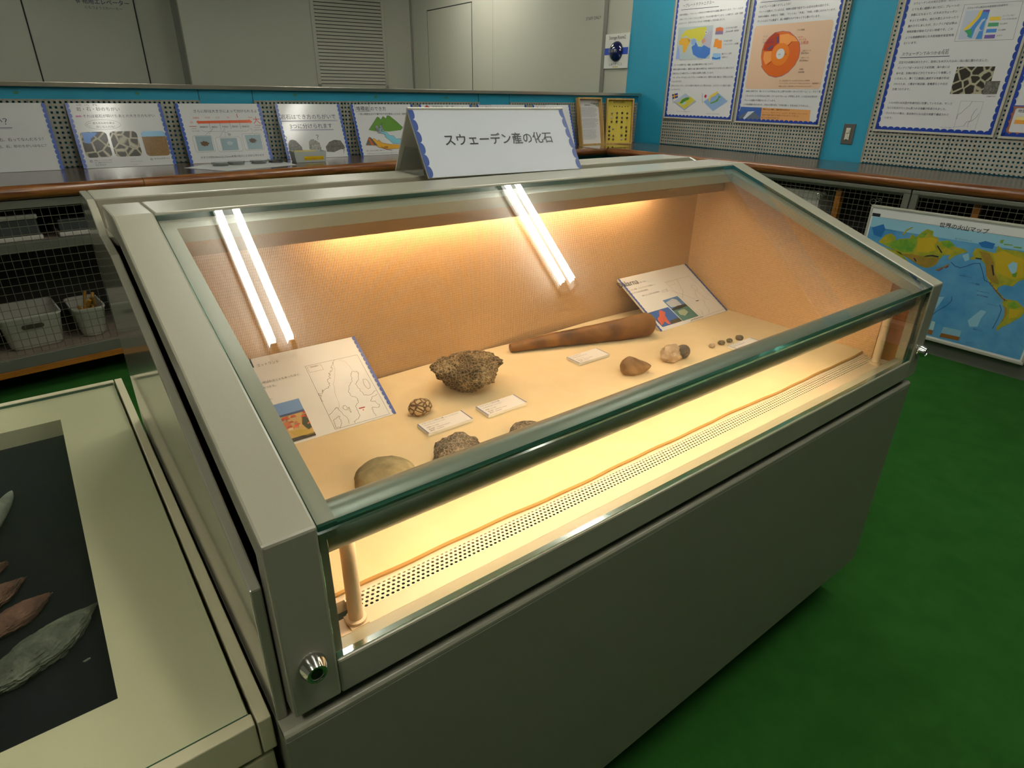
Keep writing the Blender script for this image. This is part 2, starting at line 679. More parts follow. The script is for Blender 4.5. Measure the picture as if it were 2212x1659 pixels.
# staff door and hatch in the pale end of the right wall
RF = frame(wallpt(3.3), WDIR, (0, 0, 1))          # local x from y = 3.3 towards the front, y up
RB = RF @ Matrix.Translation((0, 0, -0.02))       # bare wall face
m = MB(RB)
m.box(-2.7, -0.835, FLOOR, 2.5, 0.0, 0.004, WALLW)
d2 = struct(m, 'door_2', 'pale staff door at the end of the right wall lettered STAFF ONLY')
m = MB(RB)
m.box(-0.832, -0.784, FLOOR, 2.5, 0.0, 0.012, GREYPAINT)
m.build('door_frame', d2, bevel=0.002)
m = MB(RB)
m.box(-2.704, -2.7, FLOOR, 2.5, 0.0, 0.003, DARK)
m.build('door_gap', d2)
p = Print(RB @ Matrix.Translation((0, 0, 0.0042)))
p.text('STAFF ONLY', (-1.085, 1.815), (-0.875, 1.815), INK, size=0.036)
p.build('lettering', d2)
m = MB(RB)
m.box(-4.29, -3.17, FLOOR, 2.145, 0.0, 0.004, WALLW)
d3 = struct(m, 'door_3', 'narrow pale service door further along the right wall')
m = MB(RB)
for a, b, c, d in ((-4.302, -4.29, FLOOR, 2.157), (-3.17, -3.162, FLOOR, 2.157), (-4.302, -3.162, 2.145, 2.157)):
    m.box(a, b, c, d, 0.0, 0.002, DARK)
m.build('door_gap', d3)

# room sign with a glass dome, over the partition's right end
SF = RB @ Matrix.Translation((-0.784, 0, 0.004))
PAPER = mat('white_card', '#d9d8d2', 0.5)
BAND = mat('sign_blue_band', '#2148b8', 0.4)
t = thing('room_sign', SF @ Vector((0.155, 1.41, 0)), 'white room sign with a blue band and dark dome reading Storage Room2', 'sign')
m = MB(SF)
m.box(0.003, 0.306, 1.411, 1.687, 0.0, 0.012, PAPER)
m.build('sign_plate', t, bevel=0.001)
p = Print(SF @ Matrix.Translation((0, 0, 0.0122)))
p.rect(0.003, 1.521, 0.306, 1.576, BAND, 1)
p.text('Storage Room2', (0.052, 1.640), (0.264, 1.640), INK, size=0.040)
p.text('しゅうぞうこ2', (0.075, 1.434), (0.242, 1.434), INK)
p.rect(0.12, 1.419, 0.195, 1.428, mat('yellowed_tape', '#c9b56a', 0.5), 1)
p.build('lettering', t)
m = MB(SF)
prof = [(0.083 * cos(a), 0.083 * 0.55 * sin(a)) for a in [i * pi / 2 / 8 for i in range(9)]]
m.lathe((0.158, 1.546, 0.0122), prof, mat('dark_blue_dome', '#10164a', 0.06, coat=1.0), 32)
m.build('dome', t, smooth=True)
p = Print(SF @ Matrix.Translation((0, 0, 0.0594)))
p.text('収蔵庫2', (0.105, 1.536), (0.215, 1.536), mat('grey_ink', '#8a8f98', 0.4), 1)
p.build('dome_lettering', t)

# ------------------------------------------------------------------ pegboards
PEG = holes_mat('pegboard_sheet', '#98988c', 0.45, 0.0233, 0.0105, metal=0.0)
PEGEDGE = mat('pegboard_edge', '#8e8e84', 0.45)


def pegboard(F, xs, z0, z1, label, origin):
    t = thing('pegboard_panel', F @ Vector((xs[0], z0, 0)), label, 'pegboard', 'grey pegboards behind the displays')
    for x0, x1 in zip(xs[:-1], xs[1:]):
        m = MB(F)
        m.add([(x0 + 0.001, z0, 0), (x1 - 0.001, z0, 0), (x1 - 0.001, z1, 0), (x0 + 0.001, z1, 0)], [(0, 1, 2, 3)], PEG)
        m.build('perforated_sheet', t, uvM=F @ Matrix.Translation((x0 + 0.004, z0 + 0.012, 0)))
    m = MB(F)
    m.box(xs[0] - 0.006, xs[0], z0, z1, -0.019, 0.001, PEGEDGE)
    m.box(xs[-1], xs[-1] + 0.006, z0, z1, -0.019, 0.001, PEGEDGE)
    m.box(xs[0] - 0.006, xs[-1] + 0.006, z1, z1 + 0.006, -0.019, 0.001, PEGEDGE)
    for x in xs[1:-1]:
        m.box(x - 0.001, x + 0.001, z0, z1, -0.015, -0.0005, DARK)
    m.build('edge_strip', t)
    return t


pegboard(RF, [0.02, 0.509, 0.998, 1.487], 0.818, 2.40, 'tall grey pegboard behind the first two posters on the turquoise wall', 0)
pegboard(RF, [1.79, 2.279, 2.768, 3.257, 3.746, 4.235], 0.818, 2.40, 'long grey pegboard behind the posters right of the switch plate', 0)
PFF = PF @ Matrix.Translation((0, 0, 0.014))
pegboard(PFF, [-3.8, -3.0, -2.25, -1.5, -0.74, 0.03, 0.80], 0.815, 1.126, 'grey pegboard on the partition behind the first three cards', 0)
pegboard(PFF, [1.105, 1.64, 2.16, 2.68], 0.815, 1.126, 'grey pegboard on the partition behind the sedimentary rock card', 0)
pegboard(PFF, [2.975, 3.44, 3.9, 4.36], 0.815, 1.126, 'grey pegboard on the partition behind the two specimen boxes', 0)
GREENDOT = mat('faded_green_paint', '#3f7d63', 0.6)
for k, (x, z, w) in enumerate(((-0.003, 1.160, 'above the card ending in a question mark'), (0.512, 1.163, 'above the rocks, stones and sand card'), (1.35, 1.164, 'above the card with three grey stones'),
                               (1.88, 1.158, 'above the sedimentary rock card'), (2.42, 1.158, 'over the house mark card'))):
    m = MB(PF)
    pts = [(x + 0.011 * (1 + 0.15 * sin(3 * a + k)) * cos(a), z + 0.008 * (1 + 0.2 * cos(2 * a + k)) * sin(a)) for a in [i * 2 * pi / 14 for i in range(14)]]
    m.slab(pts, -0.004, -0.0025, GREENDOT)
    tag(m.build('wall_sticker'), 'faded green round sticker on the blue strip ' + w, 'sticker', 'green stickers on the partition')

# switch plate between the pegboards
t = thing('switch_plate', RB @ Vector((1.655, 0.917, 0)), 'grey wall plate with two white toggles between the posters', 'switch')
PLATE = mat('switch_plate_grey', '#6d6c66', 0.35, metal=0.6)
TOG = mat('cream_toggle', '#c9c6b4', 0.4)
m = MB(RB)
m.box(1.616, 1.694, 0.918, 1.043, 0, 0.006, PLATE)
m.build('plate', t, bevel=0.002)
m = MB(RB)
m.box(1.638, 1.668, 0.945, 1.018, 0.006, 0.010, TOG)
m.build('toggle_base', t, bevel=0.001)
for z in (0.958, 0.996):
    m = MB(RB)
    m.box(1.643, 1.663, z - 0.010, z + 0.010, 0.010, 0.014, TOG)
    m.build('toggle', t, bevel=0.002)
    m = MB(RB)
    m.box(1.648, 1.658, z - 0.013, z - 0.009, 0.0098, 0.0108, DARK)
    m.build('socket_slot', t)

# ------------------------------------------------------------------ ceiling lamps
TUBE = mat('lit_fluorescent_tube', '#ffffff', 0.4, emit=(CEILING_COL, CEILING_TUBE))
LAMPB = mat('lamp_base_grey', '#6b6b68', 0.5)
LAMPW = mat('lamp_enamel', '#e6e5de', 0.35)


def ceiling_lamp(x, y0, y1, label):
    t = thing('ceiling_lamp', (x, (y0 + y1) / 2, CEIL - 0.09), label, 'ceiling lamp', 'twin tube ceiling lamps')
    m = MB()
    m.prism([(-0.055, CEIL - 0.001), (0.055, CEIL - 0.001), (0.05, CEIL - 0.03), (-0.05, CEIL - 0.03)], y0 - 0.03, y1 + 0.03, LAMPB,
            M=Matrix(((0, 1, 0, x), (1, 0, 0, 0), (0, 0, 1, 0), (0, 0, 0, 1))))
    m.build('reflector', t)
    for s in (-0.037, 0.037):
        m = MB()
        m.tube((x + s, y0 + 0.02, CEIL - 0.067), (x + s, y1 - 0.02, CEIL - 0.067), 0.0155, TUBE, 14)
        m.build('tube', t, smooth=True)
        for yy in (y0, y1):
            m = MB()
            m.box(x + s - 0.012, x + s + 0.012, yy - 0.02, yy + 0.02, CEIL - 0.085, CEIL - 0.03, LAMPW)
            m.build('socket', t)


ceiling_lamp(0.602, 1.10, 2.32, 'twin tube ceiling lamp reflected at the left of the case glass')
ceiling_lamp(2.19, 1.10, 2.32, 'twin tube ceiling lamp reflected in the middle of the case glass')
ceiling_lamp(0.602, -1.0, 0.22, 'twin tube ceiling lamp before the front of the big case')
ceiling_lamp(2.19, -1.0, 0.22, 'twin tube ceiling lamp over the open green carpet')
ceiling_lamp(-1.0, -1.0, 0.22, 'added twin tube fill lamp before the table case at the left')  # added lamp, lifts the light on the table case
ceiling_lamp(3.55, 2.35, 3.55, 'twin tube ceiling lamp over the corner counter')
ceiling_lamp(-1.7, 5.4, 6.6, 'twin tube ceiling lamp in the hall before the goods lift')
ceiling_lamp(-0.9, 7.0, 8.2, 'added twin tube fill lamp close before the goods lift door')  # extra unseen lamp, added to brighten the left hall wall
ceiling_lamp(0.75, 5.4, 6.6, 'added twin tube fill lamp in the middle of the hall')  # added lamp, raises the light level in the hall
ceiling_lamp(3.9, 5.4, 6.6, 'added twin tube fill lamp in the hall before the staff door')  # unseen lamp put in to lighten the hall
ceiling_lamp(2.6, 5.4, 6.6, 'twin tube ceiling lamp in the hall before the louver grille')

# ================================================================== counters and cabinets
WTOP = wood_mat('counter_wood', '#3d2a22', '#5b4234', 0.22, axis=(1.2, 16, 16), coat=0.5)
WTOPR = wood_mat('counter_wood_side', '#3d2a22', '#5b4234', 0.22, axis=(16, 1.2, 16), coat=0.5)
WNOSE = wood_mat('counter_nosing_wood', '#63351a', '#96602f', 0.3, axis=(1.0, 20, 20), coat=0.3)
WNOSER = wood_mat('counter_nosing_wood_side', '#5c3018', '#8a5628', 0.3, axis=(20, 1.0, 20), coat=0.3)
CTOP = 0.8136


def back_front(x, off=0.0):
    """front line of the back counter; off moves it under the counter"""
    return 2.855 + 0.094 * (x + 0.17) + off


def part_front(x):
    return 3.56


t = thing('counter_top', (1.0, 3.2, CTOP - 0.058), 'dark wooden counter along the back partition carrying the leaning cards', 'counter')
m = MB()
m.slab([(-3.99, back_front(-4, 0.03)), (3.70, back_front(3.70, 0.03)), (4.39, part_front(4.40) - 0.006), (-3.99, part_front(-4) - 0.006)], CTOP - 0.058, CTOP, WTOP)
m.build('worktop', t)


def nosing(a, b, m_, inward):
    """half-round wooden edge from a to b"""
    m = MB()
    a, b, n = Vector(a), Vector(b), Vector(inward)
    v = []
    for p in (a, b):
        for i in range(13):
            th = pi / 2 + pi * i / 12
            q = p + n * 0.0285 + n * 0.0285 * cos(th)
            v.append((q.x, q.y, CTOP - 0.029 + 0.029 * sin(th)))
    f = [(i, i + 1, 14 + i, 13 + i) for i in range(12)]
    f += [tuple(range(12, -1, -1)), tuple(range(13, 26)), (0, 13, 25, 12)]
    m.add(v, f, m_)
    return m


nosing((-3.99, back_front(-4), 0), (0.36, back_front(0.36), 0), WNOSE, (-0.094, 0.9956, 0)).build('nosing', t, smooth=True)
nosing((0.362, back_front(0.362), 0), (3.70, back_front(3.70), 0), WNOSE, (-0.094, 0.9956, 0)).build('nosing', t, smooth=True)
t = thing('counter_top', (4.0, 1.0, CTOP - 0.058), 'dark wooden counter along the turquoise wall under the posters', 'counter')
m = MB()
yc = back_front(3.70, 0.03)
m.slab([(3.70, -3.9), (3.70, yc - 0.002), (4.39, part_front(4.40) - 0.008), (wallpt(-3.9).x - 0.002, -3.9)], CTOP - 0.058, CTOP, WTOPR)
m.build('worktop', t)
nosing((3.67, -3.9, 0), (3.67, back_front(3.67) - 0.02, 0), WNOSER, (1, 0, 0)).build('nosing', t, smooth=True)

CABGREY = mat('cabinet_grey_green', '#63655a', 0.45)
CABIN = mat('cabinet_inside', '#2c2a26', 0.8)
SHELFM = mat('cabinet_shelf_laminate', '#7d7064', 0.5)
WIRE = mat('galvanised_wire', '#8c8877', 0.35, metal=0.8)
ORANGE = wood_mat('orange_wood_strip', '#8a5618', '#a56a22', 0.45, axis=(1, 12, 12))

CDIR = Vector((1, 0.094, 0)).normalized()
CF = frame((-0.17, 2.875, 0), CDIR, (0, 0, 1))    # face of the back cabinet: x along, y up, z towards the camera
X0, X1 = -1.55, 3.3
t = thing('storage_cabinet', CF @ Vector((0, FLOOR, 0)), 'grey storage cabinet with wire mesh front under the back counter', 'cabinet')
m = MB(CF)
m.box(X0, X1, 0.721, 0.754, -0.03, 0.0, CABGREY)
m.box(X0, X1, 0.034, 0.086, -0.03, 0.0, CABGREY)
m.build('rail', t, bevel=0.002)
m = MB(CF)
m.box(X0, X1, 0.084, 0.094, -0.46, -0.002, SHELFM)
m.box(X0, X1, 0.535, 0.577, -0.06, -0.035, CABGREY)
m.box(X0, X1, 0.56, 0.577, -0.46, -0.06, SHELFM)
m.build('shelf', t)
m = MB(CF)
m.box(X0, X1, 0.0, 0.75, -0.475, -0.46, CABIN)
m.box(X0, X0 + 0.02, 0.0, 0.75, -0.46, -0.0, CABIN)
m.box(X1 - 0.02, X1, 0.0, 0.75, -0.46, -0.0, CABIN)
m.box(X0, X1, 0.742, 0.752, -0.46, -0.03, CABIN)
m.build('carcass', t)
m = MB(CF)
m.box(X0, X1, 0.006, 0.034, -0.03, 0.004, ORANGE)
m.build('wood_strip', t, bevel=0.001)
m = MB(CF)
m.box(X0, X1, FLOOR, 0.006, -0.46, -0.30, CABIN)
m.build('plinth', t)
m = MB(CF)
x = X0 + 0.02
while x < 1.2:
    m.tube((x, 0.08, -0.006), (x, 0.725, -0.006), 0.0013, WIRE, 5)
    x += 0.0305
z = 0.095
while z < 0.72:
    m.tube((X0, z, -0.0085), (1.2, z, -0.0085), 0.0013, WIRE, 5)
    z += 0.0345
m.build('wire_mesh', t)

BINW = mat('white_plastic_bin', '#c4c2b8', 0.4)


def bin_box(x0, x1, z0, h, d, label, slot=True, taper=0.02, off=0.05, mm=None, rim=0.012):
    """open plastic bin with a rolled rim and an oval grip hole in its front"""
    mm = mm or BINW
    t = thing('storage_bin', CF @ Vector(((x0 + x1) / 2, z0, -off - d / 2)), label, 'bin')
    cx, cz = (x0 + x1) / 2, -off - d / 2
    w = x1 - x0

    def ring(ww, dd, y, r, inset=0.0):
        pts = []
        for sx, sz, a0 in ((1, 1, 0), (-1, 1, 90), (-1, -1, 180), (1, -1, 270)):
            for k in range(5):
                a = radians(a0 + 22.5 * k)
                pts.append((cx + sx * (ww / 2 - r) + (r - inset) * cos(a), y, cz + sz * (dd / 2 - r) + (r - inset) * sin(a)))
        return pts
    rings = [ring(w - 2 * taper - 0.02, d - 2 * taper - 0.02, z0, 0.03), ring(w - 2 * taper, d - 2 * taper, z0 + 0.012, 0.035),
             ring(w - 0.006, d - 0.006, z0 + h - 0.012, 0.035), ring(w, d, z0 + h - 0.008, 0.035), ring(w, d, z0 + h, 0.035),
             ring(w, d, z0 + h, 0.035, 0.006), ring(w - 0.006, d - 0.006, z0 + h - 0.014, 0.035, 0.006),
             ring(w - 2 * taper, d - 2 * taper, z0 + 0.016, 0.035, 0.006)]
    m = MB(CF)
    v = [p for r in rings for p in r]
    n = 20
    f = [(k * n + i, k * n + (i + 1) % n, (k + 1) * n + (i + 1) % n, (k + 1) * n + i) for k in range(len(rings) - 1) for i in range(n)]
    f += [tuple(range(n)), tuple((len(rings) - 1) * n + i for i in range(n))]
    m.add(v, f, mm)
    m.build('bin_body', t, smooth=True)
    if slot:
        m = MB(CF)
        zz = cz + d / 2 - 0.004
        pts = []
        for sx, a0 in ((1, -90), (-1, 90)):
            for k in range(9):
                a = radians(a0 + 22.5 * k)
                pts.append((cx + sx * 0.032 + 0.010 * cos(a), z0 + h * 0.70 + 0.010 * sin(a)))
        mt = [(p[0], p[1], zz) for p in pts]
        m.add(mt + [(p[0], p[1], zz + 0.003) for p in pts], [tuple(range(18, 36))] + [(i, (i + 1) % 18, 18 + (i + 1) % 18, 18 + i) for i in range(18)], mat('bin_grip_hole', '#3b3626', 0.8))
        m.build('grip_hole', t)
    return t


bin_box(-0.158, 0.085, 0.095, 0.155, 0.30, 'large white plastic bin with an oval grip hole behind the wire mesh')
bin_box(-0.45, -0.180, 0.095, 0.155, 0.30, 'white plastic bin cut off by the left picture edge behind the mesh')
bin_box(0.125, 0.262, 0.095, 0.145, 0.26, 'small white bin of yellow tools beside the case behind the mesh', slot=False)
YEL = mat('yellow_wood_handle', '#b07c12', 0.5)
random.seed(4)
for k in range(7):
    m = MB(CF)
    a = (0.145 + 0.10 * random.random(), 0.125, -0.09 - 0.16 * random.random())
    b = (0.142 + 0.105 * random.random(), 0.235 + 0.05 * random.random(), -0.085 - 0.18 * random.random())
    m.tube(a, b, 0.0075, YEL, 10)
    tag(m.build('tool_handle', smooth=True), 'yellow stick standing in the small white bin behind the mesh', 'tool', 'yellow sticks in the small bin')
# boxes on the upper shelf
GREYBOX = mat('smoky_grey_box', '#4a4e50', 0.25)
for x0, x1, h, lid, lab in ((-0.62, 0.105, 0.09, True, 'long smoky grey storage box with a white lid on the upper cabinet shelf'), (0.165, 0.47, 0.075, False, 'smoky grey tray on a white base beside the lidded box')):
    t = thing('storage_box', CF @ Vector(((x0 + x1) / 2, 0.577, -0.2)), lab, 'box')
    m = MB(CF)
    m.box(x0, x1, 0.578, 0.597, -0.36, -0.06, BINW)
    m.build('box_base', t, bevel=0.003)
    m = MB(CF)
    m.box(x0 + 0.006, x1 - 0.006, 0.597, 0.577 + h, -0.354, -0.066, GREYBOX)
    m.build('box_body', t, bevel=0.003)
    if lid:
        m = MB(CF)
        m.box(x0 - 0.002, x1 - 0.002, 0.667, 0.688, -0.362, -0.058, BINW)
        m.build('lid', t, bevel=0.004)

# right-hand cabinet with framed mesh doors
KF = frame((3.685, 0.93, 0), (0, -1, 0), (0, 0, 1))    # x towards the front of the room, y up, z into the room
t = thing('storage_cabinet', (3.9, 0.5, FLOOR), 'grey storage cabinet with framed mesh doors under the posters', 'cabinet')
m = MB(KF)
m.box(-1.85, 1.88, FLOOR, -0.005, -0.05, -0.012, CABGREY)
m.build('plinth', t)
m = MB(KF)
m.box(-1.85, 1.88, 0.0, 0.752, -0.43, -0.41, CABIN)
m.box(-1.85, 1.88, 0.0, 0.012, -0.41, -0.03, CABIN)
m.box(-1.85, 1.88, 0.742, 0.752, -0.41, -0.035, CABIN)
m.box(-1.85, 1.88, 0.37, 0.385, -0.41, -0.08, CABIN)
m.build('carcass', t)
for x0, x1 in ((-1.85, -0.93), (-0.925, -0.003), (0.003, 0.93), (0.935, 1.86)):
    fr = MB(KF)
    fr.prism([(0.718, -0.03), (0.754, -0.03), (0.754, 0.0), (0.735, 0.0), (0.718, -0.016)], x0, x1, CABGREY)
    fr.prism([(0.0, -0.03), (0.045, -0.03), (0.045, -0.016), (0.03, 0.0), (0.0, 0.0)], x0, x1, CABGREY)
    fr.box(x0, x0 + 0.034, 0.03, 0.74, -0.03, -0.002, CABGREY)
    fr.box(x1 - 0.034, x1, 0.03, 0.74, -0.03, -0.002, CABGREY)
    d = fr.build('door', t, bevel=0.003)
    w = MB(KF)
    x = x0 + 0.05
    while x < x1 - 0.03:
        w.tube((x, 0.03, -0.014), (x, 0.73, -0.014), 0.0012, WIRE, 5)
        x += 0.0305
    z = 0.06
    while z < 0.72:
        w.tube((x0 + 0.02, z, -0.0165), (x1 - 0.02, z, -0.0165), 0.0012, WIRE, 5)
        z += 0.0305
    w.build('wire_mesh', d)
for x in (-0.41, 0.30):
    m = MB(KF)
    m.box(x - 0.016, x + 0.016, 0.012, 0.742, -0.09, -0.058, ORANGE)
    m.build('wood_post', t)
m = MB(KF)
m.box(-0.85, -0.54, 0.386, 0.675, -0.40, -0.10, BINW)
tag(m.build('storage_box', bevel=0.004), 'white storage box behind the mesh left of the wooden post', 'box')
CHROME = mat('chrome', '#d7d7d7', 0.12, metal=1.0)
for k, (x, z, w) in enumerate(((-0.50, 0.660, 'farther'), (-0.185, 0.668, 'nearer'))):
    m = MB(KF)
    for dx, dz, r in ((0, 0, 0.016), (0.021, 0.012, 0.008), (0.034, 0.016, 0.006)):
        m.wire([(x + dx + r * cos(a), z + dz + r * sin(a), -0.009) for a in [i * 2 * pi / 16 for i in range(17)]], 0.0016, CHROME)
    tag(m.build('ring_hook'), 'bright chain ring hooked on the cabinet mesh, the one %s the map' % ('away from' if k == 0 else 'touching'), 'ring', 'rings on the cabinet mesh')

# ================================================================== the display case
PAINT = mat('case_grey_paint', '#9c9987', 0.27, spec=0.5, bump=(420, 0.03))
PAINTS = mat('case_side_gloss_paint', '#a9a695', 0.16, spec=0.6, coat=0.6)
PAINTF = mat('case_front_shaded_paint', '#82826f', 0.4)  # same paint as the case, darkened to stand for its unlit front
GLASS = glass_mat('case_glass', (0.965, 0.982, 0.972))
GEDGE = mat('glass_edge_green', '#1e5a4c', 0.08, spec=0.8, trans=0.55)
WEAVE = weave_mat('wall_cloth', '#a98560', '#d6b389', 0.0032)
FELT = mat('cream_floor_cloth', '#dcc9a4', 0.95, spec=0.1, var=(22, 0.35, '#d2bd95'), bump=(700, 0.25))
FRAY = mat('frayed_cloth_edge', '#a88350', 0.95)
VALANCE = mat('tan_valance_cloth', '#a98a62', 0.9, spec=0.1, bump=(600, 0.25))
DECK = mat('case_cream_deck', '#cbbda6', 0.45)
PERF = holes_mat('perforated_metal', '#d6cdb8', 0.4, 0.0072, 0.0043, round_=True, stagger=True)
HOUS = mat('lamp_housing_enamel', '#7d8678', 0.3, metal=0.15)
HOUSIN = mat('lamp_housing_inside', '#e9e4d8', 0.4)
WARM = mat('lit_warm_back_tube', '#ffffff', 0.4, emit=(CASE_COL, CASE_BACK_TUBE))
WARMF = mat('lit_warm_front_tube', '#ffffff', 0.4, emit=(CASE_COL, CASE_FRONT_TUBE))
BROWN = wood_mat('brown_end_board', '#7c4d22', '#925c2b', 0.5, axis=(14, 14, 1))
L = 1.5
ZT, SL = 0.8186, 0.3729      # height of the front edge, rise of the sloping glass


def zs(y):
    return ZT + SL * y


case = thing('display_case', (0.75, 0.42, FLOOR), 'large grey lit display case with sloping glass top holding the fossils', 'display case')
# lid
side = [(0, 0.592), (0, ZT), (0.5543, 1.0253), (0.67, 1.0253), (0.67, 0.985), (0.5543, 0.988), (0.03, 0.792), (0.03, 0.592)]
m = MB()
m.prism(side, 0, 0.052, PAINT)
m.prism(side, L - 0.052, L, PAINT)
m.prism([(0.5495, 1.0235), (0.5543, 1.0253), (0.67, 1.0253), (0.67, 0.985), (0.5495, 0.985)], 0.052, L - 0.052, PAINT)
m.box(0.052, L - 0.052, 0, 0.03, 0.592, 0.641, PAINT)
lid = m.build('lid_frame', case, bevel=0.003)
m = MB()
for x0, x1 in ((0.052, 0.074), (L - 0.074, L - 0.052)):
    m.prism([(0.013, zs(0.013) - 0.013), (0.5495, zs(0.5495) - 0.013), (0.5495, zs(0.5495) - 0.034), (0.013, zs(0.013) - 0.034)], x0, x1, PAINT)
    xx = (x0, x0 + 0.011) if x0 < 0.5 else (x1 - 0.011, x1)
    m.box(xx[0], xx[1], 0.0125, 0.03, 0.641, 0.80, PAINT)
m.prism([(0.532, zs(0.532) - 0.013), (0.5495, zs(0.5495) - 0.013), (0.5495, zs(0.5495) - 0.036), (0.532, zs(0.532) - 0.034)], 0.074, L - 0.074, PAINT)
m.build('glass_rebate', lid)
m = MB()
m.prism([(0.0022, zs(0.0022) - 0.0015), (0.5488, zs(0.5488) - 0.0015), (0.5488, zs(0.5488) - 0.0095), (0.0022, zs(0.0022) - 0.0095)], 0.0525, L - 0.0525, GLASS)
for k in (0, 1, 2, 3):
    pass
top = m
top.mi = [top.slot(GLASS)] * len(top.f)
for i, f in enumerate(top.f):
    ys = [top.v[a][1] for a in f]
    xs = [top.v[a][0] for a in f]
    if max(ys) - min(ys) < 0.01 or max(xs) - min(xs) < 0.01:
        top.mi[i] = top.slot(GEDGE)
top.build('top_glass', lid, label='sloping glass pane of the lid')
m = MB()
m.box(0.0525, L - 0.0525, 0.0025, 0.0105, 0.6425, 0.8065, GLASS)
for i, f in enumerate(m.f):
    zz = [m.v[a][2] for a in f]
    xs = [m.v[a][0] for a in f]
    if max(zz) - min(zz) < 0.01 or max(xs) - min(xs) < 0.01:
        m.mi[i] = m.slot(GEDGE)
m.build('front_glass', lid, label='upright glass pane of the lid')
for x, z in ((0.0255, 0.657), (L - 0.0235, 0.660)):
    q = frame((x, 0, z), (1, 0, 0), (0, 0, 1))
    m = MB(q)
    m.lathe((0, 0, 0), [(0.0135, 0), (0.0145, 0.002), (0.0145, 0.006), (0.0105, 0.017), (0.0085, 0.017), (0.0082, 0.0155), (0.0, 0.0155)], CHROME, 28)
    lk = m.build('lock', lid, smooth=True, angle=25)
    m = MB(q)
    m.lathe((0, 0, 0.0155), [(0.0062, 0), (0.0062, 0.0006), (0.0045, 0.0006), (0.0045, 0.0002), (0, 0.0002)], mat('lock_core', '#4a4a4a', 0.3, metal=1.0), 20)
    m.build('key_ring', lk)
# body
endp = [(0.022, 0.575), (0.022, 0.758), (0.556, 0.972), (0.655, 0.982), (0.71, 1.016), (0.738, 1.0255), (0.85, 1.0255), (0.85, 0.575)]
for x0, x1 in ((-0.0135, -0.002), (L + 0.002, L + 0.0135)):
    m = MB()
    m.prism(endp, x0, x1, PAINTS)
    m.build('end_panel', case, bevel=0.002)
m = MB()
m.box(-0.002, L + 0.002, 0.738, 0.85, 0.972, 1.0258, PAINT)
m.build('back_ledge', case, bevel=0.003)
m = MB()
m.box(-0.002, L + 0.002, 0.655, 0.738, 0.965, 0.978, PAINT)
m.box(-0.002, L + 0.002, 0.838, 0.85, 0.575, 0.972, PAINT)
m.build('back_wall', case)
m = MB()
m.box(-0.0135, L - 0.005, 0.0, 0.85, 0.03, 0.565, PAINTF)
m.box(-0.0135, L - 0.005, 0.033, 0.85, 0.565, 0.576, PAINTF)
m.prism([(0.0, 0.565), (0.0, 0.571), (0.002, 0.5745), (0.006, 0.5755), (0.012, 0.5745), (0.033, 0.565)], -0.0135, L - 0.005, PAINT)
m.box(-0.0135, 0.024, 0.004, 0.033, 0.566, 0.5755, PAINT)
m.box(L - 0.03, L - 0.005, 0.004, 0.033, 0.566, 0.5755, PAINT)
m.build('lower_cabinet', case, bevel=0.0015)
m = MB()
m.box(0.05, L - 0.06, 0.07, 0.80, FLOOR, 0.03, mat('plinth_black', '#1c1d1a', 0.7))
m.build('plinth', case)
# lining
m = MB()
m.box(0.04, 1.46, 0.66, 0.666, 0.60, 0.985, WEAVE)
m.build('back_lining', case)
for x0, x1 in ((0.034, 0.04), (1.46, 1.466)):
    m = MB()
    m.prism([(0.088, 0.60), (0.088, zs(0.088) - 0.036), (0.54, zs(0.54) - 0.036), (0.66, 0.985), (0.66, 0.60)], x0, x1, WEAVE)
    m.build('end_lining', case)
    m = MB()
    m.prism([(0.031, 0.60), (0.031, 0.80), (0.0875, 0.815), (0.0875, 0.60)], x0, x1, BROWN)
    m.build('end_board', case)
m = MB()
m.box(0.04, 1.46, 0.012, 0.072, 0.60, 0.620, DECK)
m.box(0.04, 1.46, 0.1, 0.66, 0.60, 0.620, DECK)
m.box(0.04, 1.46, 0.072, 0.1, 0.598, 0.602, DARK)
m.build('deck', case)
m = MB()
m.box(0.053, 1.447, 0.0125, 0.040, 0.620, 0.6295, DECK)
m.build('sill', case, bevel=0.001)
m = MB()
m.add([(0.1, 0.0715, 0.6203), (1.445, 0.0715, 0.6203), (1.445, 0.1035, 0.6203), (0.1, 0.1035, 0.6203)], [(0, 1, 2, 3)], PERF)
m.build('perforated_strip', case, uvM=frame((0.1, 0.0715, 0.62), (1, 0, 0), (0, 1, 0)))
cloth = MB()
fray = MB()
n = 90
pts = []
for i in range(n + 1):
    x = 0.041 + (1.459 - 0.041) * i / n
    y = 0.1085 + 0.0016 * sin(x * 9.3) + 0.0012 * sin(x * 21 + 1) + 0.0006 * sin(x * 57)
    pts.append((x, y))
va = [(x, y, 0.6205) for x, y in pts] + [(x, y + 0.001, 0.6262) for x, y in pts] + [(x, y + 0.014, 0.6268) for x, y in pts] + [(x, 0.655 + 0.004 * sin(x * 13), 0.6265) for x, y in pts]
k = n + 1
cloth.add(va, [(j * k + i, j * k + i + 1, (j + 1) * k + i + 1, (j + 1) * k + i) for j in range(3) for i in range(n)], FELT)
cl = cloth.build('floor_cloth', case)
vf = [(x, y - 0.0015, 0.6206) for x, y in pts] + [(x, y - 0.0015, 0.6235) for x, y in pts] + [(x, y + 0.0012, 0.6262) for x, y in pts]
fray.add(vf, [(j * k + i, j * k + i + 1, (j + 1) * k + i + 1, (j + 1) * k + i) for j in range(2) for i in range(n)], FRAY)
fray.build('frayed_edge', cl)
m = MB()
m.box(0.041, 1.459, 0.574, 0.578, 0.952, 1.006, VALANCE)
m.build('valance', case)
m = MB()
m.box(0.041, 1.459, 0.578, 0.66, 0.985, 0.991, HOUSIN)
m.build('lamp_roof', case)
m = MB()
